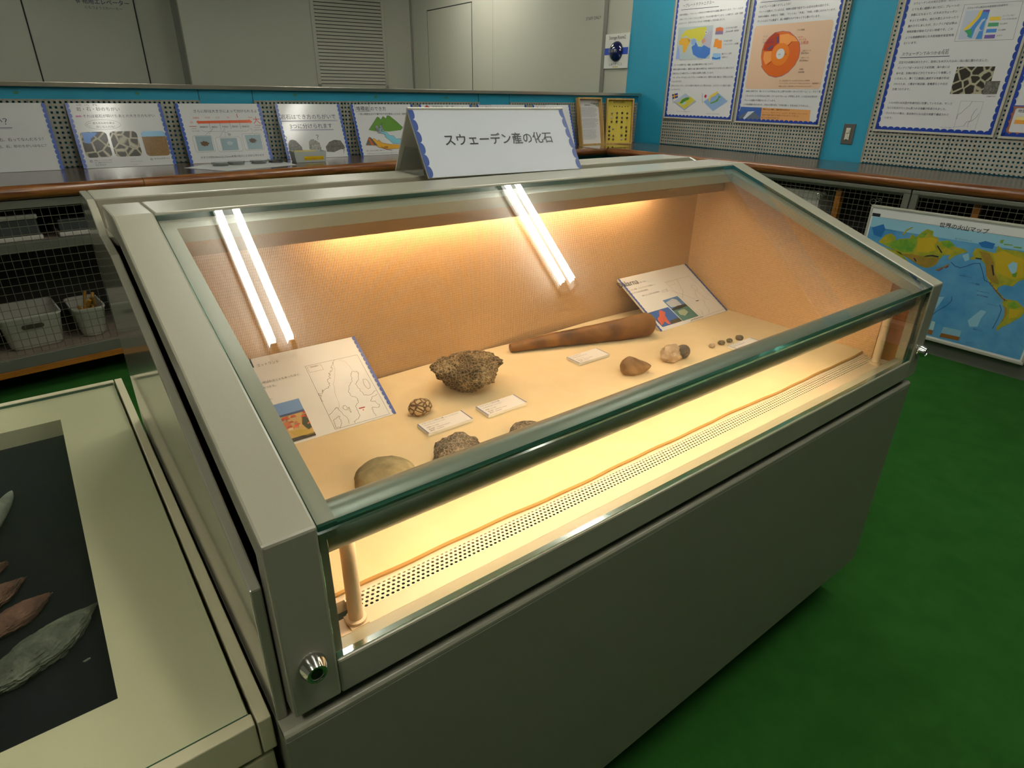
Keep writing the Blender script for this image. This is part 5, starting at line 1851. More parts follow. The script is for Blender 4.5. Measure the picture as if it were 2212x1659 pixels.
p.line(mix(fl[0], fl[1], 0.36), mix(fl[3], fl[2], 0.36), 0.008, ink('#d8a02c'), 4)
p.line(mix(fl[0], fl[3], 0.5), mix(fl[1], fl[2], 0.5), 0.008, ink('#d8a02c'), 4)
p.line(*Bq['pole'], 0.003, GREY, 4)
p.poly(Bq['blk'], ink('#9fa6b4'), 1)
p.poly(Bq['blkt'], ink('#a9b8cf'), 2)
p.poly(Bq['land'], ink('#c6bc45'), 3)
p.poly(Bq['swe'], ink('#4d8a35'), 4)
p.poly(Bq['balt'], ink('#a5c3d2'), 5)
p.line(*Bq['jpole'], 0.003, GREY, 4)
p.disc(Bq['jdisk'][0], 0.0115, ink('#c02a4a'), 3)
p.poly(Bq['jblk'], ink('#86a6cf'), 2)
p.poly(Bq['jyel'], ink('#e0c455'), 3)
p.poly(Bq['jland'], ink('#5f9a52'), 4)
p.text('スウェーデンの大地のようす', *Bq['cp1'], GREY)
p.text('四つのプレートがぶつかる日本', *Bq['cp2'], GREY)
p.build('printed_sheet', t)

# --- poster two: the earth's interior
A, Bq = ART['p2'], ART['p2b']
u0, u1, v0, v1 = 0.776, 1.444, 1.028, 1.960
t, p = poster(RF, u0, u1, v0, v1, 'poster with a round orange cutaway of the earth on peach')
border(p, u0, u1, v0, v1, CBLUED)
p.text('地球の内部のしくみ', (0.835, 1.806), (1.055, 1.806), NAVY, 3)
p.line(*A['ul'], 0.003, NAVY, 3)
texts(p, A, dict(l1='なぜプレートは動くのでしょうか？', l2='プレートを動かしているのは、地球の深部で起きている巨大な熱の流れです。', l3='地球の内部は、外側から「地殻」「マントル」「外核」「内核」の層に分かれています。', l4='マントルはとても高温で、長い時間をかけてゆっくりと動いています。'), TXT)
p.rrect([(0.812, 1.247), (1.407, 1.651)], 0.022, ink('#d9b79c'), 1)
ext = A['outl'] + [q for q in Bq['outl']] + A['outl2'][:0:-1]
p.poly(ext, ink('#3d4688'), 2)
cx_, cy_ = 1.0545, 1.4645
ins = [(cx_ + (x - cx_) * 0.985, cy_ + (y - cy_) * 0.985) for x, y in ext]
p.poly(ins, ink('#d4641c'), 3)
p.poly(A['dark'], ink('#a8340f'), 4)
p.poly(A['lt1'], ink('#e9964a'), 4)
p.poly(A['lt2'], ink('#e9964a'), 4)
p.disc(A['core2'][0], 0.070, ink('#df7a1e'), 5)
p.disc(A['core'][0], 0.0325, SHEET, 6)
for k in ('a1', 'a2'):
    p.line(*A[k], 0.004, ink('#7d2d0c'), 6)
for k in ('b1', 'b2'):
    a, b = A[k]
    p.line(a, b, 0.011, ink('#4a4f7d'), 6)
texts(p, A, dict(lb1='アジア', lb2='スーパーコールド', lb3='プルームの沈下'), ink('#232a6d'), 7)
texts(p, A, dict(r1='ハワイ諸島', r5='上部マントル', r6='約670km', r7='下部マントル', r8='約2900km'), BRN, 7)
texts(p, A, dict(r2='南太平洋', r3='ホットな', r4='上昇流'), ink('#c2481c'), 7)
p.text('内核', (1.041, 1.459), (1.061, 1.459), BRN, 7)
p.text('外核', (1.090, 1.459), (1.110, 1.459), BRN, 7)
texts(p, Bq, dict(n1='大西洋', n2='中央海嶺'), TXT, 7)
texts(p, Bq, dict(k1='図：地球内部のプルームの動きをあらわした断面図', k2='マントルの中を上昇するものと下降するものがあり、地球規模で', k3='循環しながら、大陸を動かしていると考えられています'), ink('#8d7462'), 7)
texts(p, Bq, dict(la='地球の深部では、熱いマントルが柱のように上昇する流れ（ホットプルーム）と、冷えて重', lb='くなったマントルが沈み込む流れ（コールドプルーム）が存在します。この巨大な流れが、', lc='プレートを動かす原動力になっています。', ld='この地球規模の熱の流れが、大地の位置を変え「大地の違い」を生み出してきました。'), TXT)
p.poly(Bq['ph'], ink('#3a5fa8'), 2)
p.poly(Bq['mt'], ink('#5b6878'), 3)
p.poly(Bq['sn'], ink('#c5ced8'), 4)
p.poly(Bq['ob'], ink('#dba066'), 2)
p.text('地球の火山と地震も、地面の熱から生まれた', *Bq['o1'], ink('#5a2a12'), 4, bold=True)
texts(p, Bq, dict(o2='プルームによって運ばれたマグマは、火山を作り、地下の岩石を、とかしていきます', o3='地球の内部の動きが地表のすがたをつくりました', o4='私たちの足元の大地です'), ink('#7a4a20'), 4)
p.build('printed_sheet', t)

# --- poster three: Swedish bedrock
A, Bq = ART['p3'], ART['p3b']
u0, u1, v0, v1 = 1.836, 2.479, 1.020, 1.952
t, p = poster(RF, u0, u1, v0, v1, 'poster on Swedish bedrock with a coloured peninsula map and rock photos')
border(p, u0, u1, v0, v1, CBLUED)
texts(p, A, dict(l1='スウェーデンの大地の土台は、先カンブリア時代の岩石です', l2='とても長い期間のあいだに、プレートの', l3='移動にともなって、のちのスウェーデン', l4='をふくむ大陸も、他の大陸とぶつかったり', l5='離れたりしましたが、カンブリア紀以降は、', l6='地殻変動が極めて少ない地域です。この',
                 l7='ような長期間安定した大陸地殻を安定地塊', l8='といいます。', h='スウェーデンでみつかる化石', m='古生代の初期はあたたかく、陸地にも水が入り込み、浅い海に覆われました。', hf='か せき', ft='スウェーデン周辺の大陸地殻の形成年代'), TXT)
p.line(*A['ul'], 0.003, NAVY, 3)
p.outline(A['frame'], 0.0015, GREY, 2)
p.poly(A['mq'], ink('#b9c1d3'), 1)
for k, c, l in (('blu', '#4a8bd0', 2), ('ylw', '#e2c23a', 3), ('grn', '#3f9a63', 3), ('pur', '#6d55a8', 4), ('gul', '#b9c8d8', 4), ('blu2', '#4a8bd0', 5), ('blu3', '#4a8bd0', 5)):
    p.poly(A[k], ink(c), l)
for k, c in (('k1', '#e6c44a'), ('k2', '#4f9a70'), ('k3', '#4a8bd8'), ('k4', '#6f5ca6')):
    p.poly(A[k], ink(c), 2)
texts(p, A, dict(kt1='カンブリア紀〜', kt1b='デボン紀頃の造山帯', kt2='約10億年', kt3='約19億年', kt4='太古代'), GREY, 4)
texts(p, Bq, dict(a='カンブリア紀〜オルドビス紀初期、海の底には', b='砂や泥、生物の殻などがとてもゆっくり堆積して', c='いきました。薄くて広範囲に連続する地層が形成', d='されたため、三葉虫や腕足類、直角貝などの化石', e='が見つかります。', f='シルル紀には大陸が赤道付近に位置していたため、サンゴ', g='などの化石がたくさん見つかる地層が形成されました。', h='ゴットランド島は、島全体がシルル紀の地層で構成されて', i='います。', cap='三葉虫の化石', lt='ゴットランド島'), TXT)
p.poly(Bq['ph1'], PHOTOROCK, 2)
p.poly(Bq['ph2'], PHOTOGREY, 4)
p.outline(Bq['lm'], 0.001, GREY, 2)
for k in ('coast', 'c2', 'c3'):
    p.outline(Bq[k], 0.0018, GREY, 3, closed=False)
p.line(*Bq['ln'], 0.001, GREY, 3)
p.build('printed_sheet', t)

# --- poster four, cut by the picture edge
u0, u1, v0, v1 = 2.525, 3.190, 1.017, 1.950
t, p = poster(RF, u0, u1, v0, v1, 'poster with a brown foot panel cut off by the right picture edge')
border(p, u0, u1, v0, v1, CBLUED)
p.rect(u0, v0, u1, 1.167, ink('#a06a52'), 1)
p.rect(u0, 1.166, u1, 1.172, ink('#5f58a5'), 2)
p.rrect([(2.554, 1.039), (3.16, 1.158)], 0.01, SHEET, 2)
p.text('地層のできかた', (2.568, 1.136), (2.70, 1.136), TXT, 4)
p.rect(2.568, 1.100, 3.10, 1.1165, ink('#e2cf8a'), 3)
p.rect(2.567, 1.081, 3.10, 1.100, ink('#e5a04a'), 3)
for k, s in enumerate(('スウェーデンの地層からは、古い時代の生き物の', '化石がみつかります。海の底につもった砂や泥が', '長い時間をかけて岩石になりました。')):
    p.text(s, (2.58, 1.30 - 0.03 * k), (3.10, 1.30 - 0.03 * k), TXT, 3)
p.build('printed_sheet', t)

# --- world map of volcanoes leaning on the right-hand cabinet
A, Bq = ART['map'], ART['map2']
MF = frame((3.655, 1.089, 0.646), (0, -1, 0), (0, 0, 1))
t = thing('wall_map', (3.66, 0.65, 0.01), 'framed blue world map of volcanoes hung before the cabinet doors', 'map')
mu0, mu1, mv0, mv1 = 0.0, 0.880, -0.632, 0.0
m = MB(MF)
m.box(mu0 - 0.012, mu1 + 0.012, mv1, mv1 + 0.012, -0.02, 0.004, PFRAME)
m.box(mu0 - 0.012, mu1 + 0.012, mv0 - 0.016, mv0, -0.02, 0.004, PFRAME)
m.box(mu0 - 0.012, mu0, mv0, mv1, -0.02, 0.004, PFRAME)
m.box(mu1, mu1 + 0.012, mv0, mv1, -0.02, 0.004, PFRAME)
m.build('map_frame', t, bevel=0.003)
m = MB(MF)
m.box(mu0, mu1, mv0, mv1, -0.018, -0.001, BOARD)
m.build('backing_board', t)
p = Print(MF)
p.rect(mu0, mv0, mu1, mv1, SHEETM, 0)
SEA = mat('map_sea', '#3f88bf', 0.3, var=(7, 0.22, '#6da9cf'))
SEAD = ink('#2f6fb3', 0.3)
SEAL = mat('map_shallow_sea', '#8fbfd6', 0.3)
LANDY = mat('map_land', '#b5a333', 0.3, var=(26, 0.12, '#8f9a34'))
LANDG = mat('map_lowland', '#57943a', 0.3, var=(30, 0.15, '#8aa83a'))
LANDB = mat('map_upland', '#a8803a', 0.3, var=(30, 0.15, '#8c7a33'))
p.rect(mu0 + 0.008, mv0 + 0.008, mu1 - 0.008, -0.0486, SEA, 1)
p.rect(mu0 + 0.008, -0.105, mu1 - 0.008, -0.0486, SEAL, 1.4)
for k in ('dp1', 'dp2'):
    p.poly(A[k], SEAD, 2)
for k in ('sh1', 'sh2', 'oz'):
    p.poly(A[k], SEAL, 2)
p.poly([(0.36, -0.47), (0.42, -0.41), (0.47, -0.40), (0.45, -0.47), (0.40, -0.50)], SEAL, 2)
p.poly(A['eur'], LANDY, 3)
p.poly(A['green1'], LANDG, 4)
p.poly(A['yel1'], ink('#c2a62c', 0.3), 4)
p.poly(A['br1'], LANDB, 4)
for k in ('grn3', 'grn4'):
    p.poly(A[k], LANDG, 4)
p.poly(A['nz'], LANDY, 3)
p.poly([(0.10, -0.20), (0.20, -0.215), (0.245, -0.25), (0.215, -0.34), (0.17, -0.44), (0.12, -0.40), (0.075, -0.30), (0.03, -0.27), (0.03, -0.22)], LANDY, 3)
p.poly([(0.31, -0.43), (0.35, -0.40), (0.40, -0.395), (0.43, -0.45), (0.42, -0.50), (0.36, -0.49), (0.31, -0.48)], LANDB, 3)
p.poly([q for q in A['nam']] , LANDY, 3)
p.poly([(0.765, -0.115), (0.81, -0.10), (0.84, -0.12), (0.825, -0.17), (0.80, -0.22), (0.77, -0.235), (0.735, -0.19)], LANDY, 3)
p.poly(A['nyel'], ink('#c2a62c', 0.3), 4)
p.poly(A['nbr'], LANDB, 4)
p.poly(A['ngr'], LANDG, 5)
p.poly(A['hud'], SEAL, 5)
p.poly(A['sam'], LANDY, 3)
p.poly(A['samg'], LANDG, 4)
p.poly(A['samy'], ink('#c2a62c', 0.3), 4)
p.poly(A['and_'], LANDB, 5)
for k in ('arc', 'arc2', 'arc3'):
    p.poly(A[k], LANDG, 3)
for k in ('tr1', 'tr2', 'tr3', 'tr4'):
    p.outline(A[k], 0.0022, ink('#2c3a7d'), 6, closed=False)
p.outline(A['alt'], 0.006, LANDB, 6, closed=False)
for k in ('d1', 'd2', 'd3', 'd4', 'd5'):
    p.poly(A[k], ink('#3a3640'), 6)
p.poly(A['box1'], ink('#86b4cc'), 3)
p.poly(A['box1b'], ink('#8a5a2a'), 4)
p.poly(A['box2'], ink('#a5c6c6'), 3)
p.poly(A['box2b'], ink('#8a5a2a'), 4)
texts(p, A, dict(lt1='北アメリカプレート', lt2='太平洋プレート', lt3='東太平洋海嶺のひろがり', lt4='東太平洋海嶺', lt5='ナスカプレート', lt6='南極プレート', lt7='ユーラシアプレート', lt8='ハワイ諸島'), ink('#3d4668'), 6)
p.text('この地図は世界のおもな火山を', *A['note'], ink('#2a3558'), 6)
p.text('赤いしるしであらわしています', *A['note2'], ink('#2a3558'), 6)
random.seed(11)
for a, b in zip(A['tr4'][:-1], A['tr4'][1:]):
    for k in range(5):
        q = mix(a, b, random.random())
        p.disc((q[0] + 0.006 * random.random(), q[1] + 0.004 * random.random()), 0.0022, ink('#c23a2c'), 7, seg=8)
for k in range(16):
    q = mix(A['alt'][0], A['alt'][2], random.random())
    p.disc((q[0] + 0.01 * random.random(), q[1] - 0.012 * random.random()), 0.0022, ink('#c23a2c'), 7, seg=8)
p.text('世界の火山マップ', *Bq['title'], INK, 3, bold=True)
p.rect(0.004, -0.0465, 0.047, -0.0300, INK, 2)
p.line((0.0, -0.0470), (mu1, -0.0470), 0.0012, GREY, 3)
p.line((0.0, -0.0045), (mu1, -0.0045), 0.0012, GREY, 3)
p.build('printed_sheet', t)


# --- cards leaning on the partition
def tilt_frame(L_, R_, up):
    L_, R_ = Vector(L_), Vector(R_)
    u = (R_ - L_).normalized()
    b = Vector((-u.y, u.x, 0))
    return frame(L_, u, b * up[0] + Vector((0, 0, up[1]))), (R_ - L_).length


def card(L_, R_, label, name='info_card', group='white cards leaning on the partition', h=0.318):
    F, w = tilt_frame((*L_, CTOP + 0.001), (*R_, CTOP + 0.001), (0.105, 0.300))
    t = thing(name, F @ Vector((w / 2, 0, 0)), label, 'card', group)
    m = MB(F)
    m.box(0, w, 0, h, -0.006, 0, BOARD)
    m.build('backing_board', t)
    p = Print(F @ Matrix.Translation((0, 0, 0.0002)))
    p.rect(0.0005, 0.0005, w - 0.0005, h - 0.0005, SHEET, 0)
    p.scallop((0, 0), (0, h), (1, 0), 0.0238, 0.0085, 0.0085, CBLUE, 4)
    p.scallop((w, 0), (w, h), (-1, 0), 0.0238, 0.0085, 0.0085, CBLUE, 4)
    return t, p, w


CP0 = dict(c1=((-.335, 3.43), (.097, 3.453)), c2=((.18, 3.465), (.612, 3.465)), c3=((.682, 3.47), (1.145, 3.497)), c4=((1.236, 3.505), (1.645, 3.51)), c5=((1.726, 3.52), (2.185, 3.53)), c6=((2.241, 3.54), (2.705, 3.576)), c7=((2.765, 3.594), (3.266, 3.625)), c8=((3.336, 3.63), (3.756, 3.646)))


def onto(q, y=3.435):
    """bring a measured foot point onto the one line all cards stand on"""
    k = (y + 0.4733) / (q[1] + 0.4733)
    return (-0.087 + (q[0] + 0.087) * k, y)


CP = {k: (onto(a), onto(b)) for k, (a, b) in CP0.items()}
A = ART['c1']
t, p, w = card(*CP['c1'], 'white card ending in a question mark, leftmost on the back counter')
p.text('石とはなにか？', (0.02, 0.2154), (0.264, 0.2162), NAVY)
p.line((0.02, 0.2034), A['ul'][1], 0.002, NAVY, 3)
p.line((0.02, 0.199), A['ul2'][1], 0.0015, ink('#8a86c8'), 3)
p.text('みぢかにころがっている石、石ってなんだろう？', (0.03, 0.1413), A['l1'][1], ink('#3a3a40'))
p.text('どこからきたのだろう？ 岩、石、砂のちがいはなに？', (0.03, 0.1108), A['l2'][1], ink('#3a3a40'))
p.build('printed_sheet', t)

A = ART['c2']
t, p, w = card(*CP['c2'], 'white card with three photos of rock, stones and sand')
texts(p, A, dict(t='岩・石・砂のちがい', s='それは岩石が砕けたあとの大きさのちがい', fur='いわ　いし　すな'), TXT)
p.poly(A['ar'], ink('#a83a8a'), 3)
c, rx, ry = A['bub'][0], A['bub'][1][0] - A['bub'][0][0], A['bub'][2][1] - A['bub'][0][1]
p.ring(c, rx, ry, 0.0012, GREY, 3)
p.outline(A['tail'], 0.0012, GREY, 3, closed=False)
texts(p, A, dict(b1='岩も石も砂も実は', b2='同じなんだね！', n2='地面にくっついている石', n3='おし固められたものと', n4='大きなもの', n5='もののこと', n6='手でもつことができる', n7='くらいのもの', n9='粒が2mm未満のもの', n1='岩', n8='砂'), ink('#3a3a40'))
p.rrect(A['ph1'], 0.018, PHOTOROCK, 1)
p.poly(A['sky'], ink('#2f7fd6'), 3)
p.rrect(A['ph2'], 0.018, PHOTOROCK, 1)
p.rrect(A['ph3'], 0.018, mat('print_sand', '#8a6a3a', 0.2, var=(80, 0.2, '#755628')), 1)
ys = A['ph3s'][2][1]
q = [z for z in A['ph3']]
x0_, x1_, y1_ = min(z[0] for z in q), max(z[0] for z in q), max(z[1] for z in q)
p.poly([(x0_, ys), (x1_, ys), (x1_, y1_ - 0.018), (x1_ - 0.005, y1_ - 0.005), (x1_ - 0.018, y1_), (x0_ + 0.018, y1_), (x0_ + 0.005, y1_ - 0.005), (x0_, y1_ - 0.018)], ink('#7fb3d8'), 2)
p.build('printed_sheet', t)

A = ART['c3']
t, p, w = card(*CP['c3'], 'white card with a red double arrow scale of sand sizes')
texts(p, A, dict(t='さらに砂は大きさによって分けられるよ', l='大きさが約0.06mm以上2mm未満の粒のことを砂と呼びます'), TXT)
p.poly(A['arrow'], ink('#d9582a'), 2)
for k in ('t1', 't2', 't3', 't4'):
    p.line(*A[k], 0.0012, INK, 3)
texts(p, A, dict(n0='0.0625', n1='0.125', n2='0.25', n3='0.5', n4='1', n5='2mm', sho='小', dai='大'), ink('#cc3a26'))
for k in ('s1', 's2'):
    p.line(*A[k], 0.0025, ink('#b03a34'), 3)
texts(p, A, dict(q0='極細粒砂', q1='細粒砂', q2='中粒砂', q3='粗粒砂', q4='極粗粒砂', r1='これより', r2='ちいさい粒', r3='これより', r4='おおきい粒', suna='砂'), TXT)
p.outline(A['brace'], 0.0012, GREY, 3, closed=False)
for a, b, c_, cc in (('pa', 'pab', 'ba', '#5a4228'), ('pb', 'pbb', 'bb', '#a9b7bd'), ('pc', 'pcb', 'bc', '#4a3224')):
    x0_, x1_ = min(q[0] for q in A[b]), max(q[0] for q in A[b])
    y0_, y1_ = min(q[1] for q in A[b]), max(q[1] for q in A[b])
    p.outline([(x0_ + 0.008, y0_), (x1_ - 0.008, y0_), (x1_, y0_ + 0.008), (x1_, y1_ - 0.008), (x1_ - 0.008, y1_), (x0_ + 0.008, y1_), (x0_, y1_ - 0.008), (x0_, y0_ + 0.008)], 0.001, GREY, 2)
    p.poly(A[a], ink('#8aa0aa'), 2)
    c0, c1, c2_ = A[c_]
    rx, ry = abs(c1[0] - c0[0]), abs(c2_[1] - c0[1])
    pts = [(c0[0] + rx * (0.9 + 0.15 * sin(5 * z + 1)) * cos(z), c0[1] + ry * (0.9 + 0.15 * cos(7 * z)) * sin(z)) for z in [i * 2 * pi / 26 for i in range(26)]]
    p.poly(pts, ink(cc), 3)
    if c_ == 'bc':
        random.seed(5)
        for k in range(22):
            p.disc((c0[0] + random.gauss(0.004, 0.022), c0[1] + random.gauss(-0.006, 0.016)), 0.0014, ink(cc), 3, seg=6)
for k in ('la1', 'la2', 'la3'):
    p.outline(A[k], 0.001, GREY, 3, closed=False)
p.build('printed_sheet', t)

A = ART['c4']
t, p, w = card(*CP['c4'], 'white card with three grey stones and underlined words')
d0 = 0.0261
texts(p, A, dict(t1='岩石はでき方のちがいで', t2='3つに分けられます'), TXT)
for k, c_ in (('u1', NAVY), ('u1b', ink('#8a86c8')), ('u2', NAVY), ('u2b', ink('#8a86c8'))):
    p.line(*A[k], 0.0016, c_, 3)
texts(p, A, dict(q1='？', q2='？', q3='？'), TXT)
for k, mm in (('r1', PHOTOGREY), ('r2', PHOTOPALE), ('r3', PHOTOGREY)):
    p.poly(A[k], mm, 2)
p.build('printed_sheet', t)

A = ART['c5']
t, p, w = card(*CP['c5'], 'white card with green mountains, a river and folded strata')
p.text('堆積岩のできかた'[3:3] + '堆積岩', (A['bx'][3][0] + 0.005, A['t'][0][1]), (A['bx'][1][0] - 0.006, A['t'][0][1]), TXT)
p.text('のでき方', (A['bx'][1][0] + 0.006, A['t'][0][1]), A['t'][1], TXT)
p.outline(A['bx'], 0.0016, TXT, 3)
p.text('〜長い時間をかけて礫や砂や泥が固まったもの（続成作用）', *A['s'], TXT)
p.poly(A['mt'], ink('#5f8f3a'), 2)
p.outline(A['mt'][:12], 0.0018, INK, 3, closed=False)
p.poly(A['rv'], ink('#7fc3d6'), 3)
p.outline(A['rv'], 0.0014, INK, 4)
for k in ('stn', 'stn2'):
    c0, c1, c2_ = A[k]
    for dx, dy in ((0, 0), (0.006, -0.014), (-0.003, 0.012)):
        p.disc((c0[0] + dx, c0[1] + dy), abs(c1[0] - c0[0]) * 0.8, ink('#9aa3a8'), 5, seg=14)
        p.ring((c0[0] + dx, c0[1] + dy), abs(c1[0] - c0[0]) * 0.8, abs(c1[0] - c0[0]) * 0.8, 0.0012, INK, 6, seg=14)
p.poly(A['sty'], ink('#d9a437'), 2)
p.outline(A['sty'], 0.0014, INK, 3)
p.poly(A['str'], ink('#6b5f58'), 3)
p.poly(A['st2'], ink('#c2643a'), 4)
p.outline(A['ar'], 0.003, ink('#8a2a2a'), 5, closed=False)
texts(p, A, dict(n='流れてきたものが積もり重なって', n2='上に乗ったおもさで、おしつぶされてかたまり、岩石になります', tk='堆積'), ink('#3a3a40'), 5)
p.build('printed_sheet', t)

for key, lab, txt in (('c6', 'white card behind the tent sign with a small red house mark', None), ('c7', 'white card behind the tent sign, headed with a boxed igneous rock title', '火成岩'), ('c8', 'white card behind the right end of the tent sign, metamorphic rock title', '変成岩')):
    t, p, w = card(*CP[key], lab)
    if txt:
        p.outline([(0.028, 0.272), (0.128, 0.272), (0.128, 0.316), (0.028, 0.316)], 0.0016, ink('#8a4a5a'), 3)
        p.text(txt, (0.034, 0.277), (0.122, 0.277), TXT)
        p.text('のでき方', (0.136, 0.277), (0.250, 0.277), TXT)
    else:
        p.poly([(0.040, 0.300), (0.062, 0.314), (0.084, 0.300), (0.078, 0.298), (0.078, 0.280), (0.046, 0.280), (0.046, 0.298)], ink('#b03a3a'), 3)
        p.rect(0.054, 0.283, 0.070, 0.294, SHEET, 4)
        p.text('知床半島　遠　根　　　と', (0.105, 0.290), (0.36, 0.290), GREY)
    p.build('printed_sheet', t)

# --- two framed specimen boxes at the end of the counter
BOXW = wood_mat('pale_box_wood', '#a8854c', '#bf9c60', 0.5, axis=(14, 14, 1))


def specimen_box(L_, R_, up, h, label):
    F, w = tilt_frame((*L_, CTOP + 0.001), (*R_, CTOP + 0.001), up)
    t = thing('specimen_box', F @ Vector((w / 2, 0, 0)), label, 'specimen box')
    m = MB(F)
    b, d = 0.012, 0.035
    m.box(0, b, 0, h, -d, 0, BOXW)
    m.box(w - b, w, 0, h, -d, 0, BOXW)
    m.box(b, w - b, 0, b, -d, 0, BOXW)
    m.box(b, w - b, h - b, h, -d, 0, BOXW)
    m.box(0, w, 0, h, -d - 0.004, -d, BOXW)
    m.build('box_frame', t, bevel=0.001)
    return t, F, w, b, d


t, F, w, b, d = specimen_box((3.63, 3.435), (3.91, 3.455), (0.07, 0.35), 0.365, 'narrow wooden box with a printed white list, left of the yellow one')
p = Print(F @ Matrix.Translation((0, 0, -d + 0.0005)))
p.rect(b, b, w - b, 0.365 - b, SHEETM, 0)
p.text('鉱物標本目録', (0.10, 0.308), (0.165, 0.308), TXT, 2)
random.seed(8)
yy = 0.290
row = '岩石名産地地質時代採集年月特徴色硬さ比重用途説明砂泥礫石灰質珪質火山灰堆積変成花崗玄武安山流紋凝灰'
while yy > 0.045:
    k = random.randint(0, 14)
    wd = random.uniform(0.7, 1.0)
    p.text(row[k:k + 30], (0.042, yy), (0.042 + 0.215 * wd, yy), ink('#7d7c82'), 2)
    yy -= 0.0098 if random.random() < 0.86 else 0.017
p.build('printed_sheet', t)
YELC = mat('yellow_specimen_card', '#d6c350', 0.5)
t, F, w, b, d = specimen_box((3.93, 3.475), (4.145, 3.370), (0.03, 0.35), 0.355, 'yellow specimen box with rows of small dark mineral samples')
m = MB(F)
m.box(b, w - b, b, 0.355 - b, -d, -d + 0.004, YELC)
m.box(0.0, 0.0005, 0.0, 0.355, -d, 0.0004, YELC)
cardo = m.build('specimen_card', t)
p = Print(F @ Matrix.Translation((0, 0, -d + 0.0042)))
p.text('鉱物化石標本', (w * 0.28, 0.320), (w * 0.70, 0.320), INK, 1)
p.outline([(w * 0.09, 0.025), (w * 0.91, 0.025), (w * 0.91, 0.305), (w * 0.09, 0.305)], 0.0008, ink('#8a7f3a'), 1)
for r in range(12):
    for c in range(4):
        p.line((w * (0.16 + 0.2 * c), 0.038 + r * 0.021), (w * (0.27 + 0.2 * c), 0.038 + r * 0.021), 0.0007, ink('#9a8f45'), 1)
p.build('lettering', cardo)
SPEC = [rock_mat('specimen_dark', '#1d1a1a', '#3a3430', '#57504a', 60, bump=0.5), rock_mat('specimen_brown', '#4a342a', '#6d5648', '#8d7868', 60, bump=0.5), rock_mat('specimen_pale', '#8a8578', '#aaa598', '#d0ccc0', 60, bump=0.5)]
spots = [(.31, .295, 0), (.40, .295, 1), (.51, .295, 0), (.61, .293, 0), (.72, .295, 0), (.82, .295, 0)]
spots += [(.24, .245, 2), (.43, .245, 1), (.62, .245, 0), (.81, .243, 1), (.24, .212, 2), (.43, .210, 0), (.62, .210, 1), (.81, .208, 0), (.24, .178, 1), (.43, .178, 0), (.62, .175, 0)]
spots += [(.17, .137, 0), (.31, .120, 2), (.62, .135, 0), (.80, .133, 1), (.17, .103, 0), (.81, .102, 0), (.17, .071, 0), (.33, .066, 1), (.64, .071, 1), (.80, .070, 0), (.17, .040, 0), (.33, .038, 1), (.64, .040, 2), (.80, .040, 1)]
for k, (fx, fy, c) in enumerate(spots):
    r = 0.0042 if k < 6 else 0.0088
    vs, fs = stone_mesh((r, r, r * 0.8), 60 + k, amp=0.3, sub=2, flat=0.5)
    m = MB(F)
    m.add([(fx * w + a, fy + b_, -d + 0.004 + z) for a, b_, z in vs], fs, SPEC[c])
    m.build('mineral_sample', t)

# --- small things on the counter
CLEAR = glass_mat('clear_plastic', (0.93, 0.95, 0.95))
m = MB()
m.slab([(3.531, 3.405), (3.518, 3.122), (3.900, 3.165), (4.002, 3.520)], CTOP + 0.0005, CTOP + 0.004, CLEAR)
tag(m.build('acrylic_sheet'), 'clear acrylic sheet lying in front of the two specimen boxes', 'acrylic sheet')
m = MB()
m.slab([(.600, 3.235), (.749, 2.995), (1.150, 3.112), (1.140, 3.390), (.72, 3.34)], CTOP + 0.0005, CTOP + 0.0016, SHEETM)
tag(m.build('paper_sheet'), 'white paper sheet under four clear dishes on the back counter', 'paper')
SANDS = [mat('sand_%s' % n_, c_, 0.9, bump=(900, 0.6)) for n_, c_ in (('grey', '#77746c'), ('pale', '#8a877d'), ('mid', '#6d6a62'), ('dark', '#4a4844'))]
dl = ('leftmost clear dish of sand on the white paper', 'second clear dish of sand from the left on the paper', 'third clear dish of sand from the left on the paper', 'rightmost clear dish, with the darkest sand, on the paper')
for k, (x, y) in enumerate(((0.785, 3.245), (0.872, 3.262), (0.990, 3.262), (1.092, 3.285))):
    t = thing('petri_dish', (x, y, CTOP + 0.0016), dl[k], 'dish', 'clear dishes of sand')
    z0 = CTOP + 0.0017
    m = MB()
    m.lathe((x, y, z0), [(0.0, 0.001), (0.041, 0.0), (0.043, 0.001), (0.043, 0.016), (0.0415, 0.016), (0.0415, 0.002), (0.0, 0.002)], CLEAR, 28)
    m.build('dish', t, smooth=True)
    m = MB()
    m.lathe((x, y, z0), [(0.0, 0.0105), (0.0455, 0.0105 + 0.0095), (0.0455, 0.019), (0.0445, 0.0205), (0.0, 0.0205)][3:4] + [(0.0455, 0.020), (0.0455, 0.008), (0.0442, 0.008), (0.0442, 0.0195), (0.0, 0.0195)], CLEAR, 28)
    m.build('dish_lid', t, smooth=True)
    m = MB()
    m.lathe((x, y, z0 + 0.0022), [(0.0, 0.0), (0.039, 0.0), (0.036, 0.006), (0.02, 0.008), (0.0, 0.0085)], SANDS[k], 24)
    tag(m.build('sand_heap', t, smooth=True), kind='stuff')
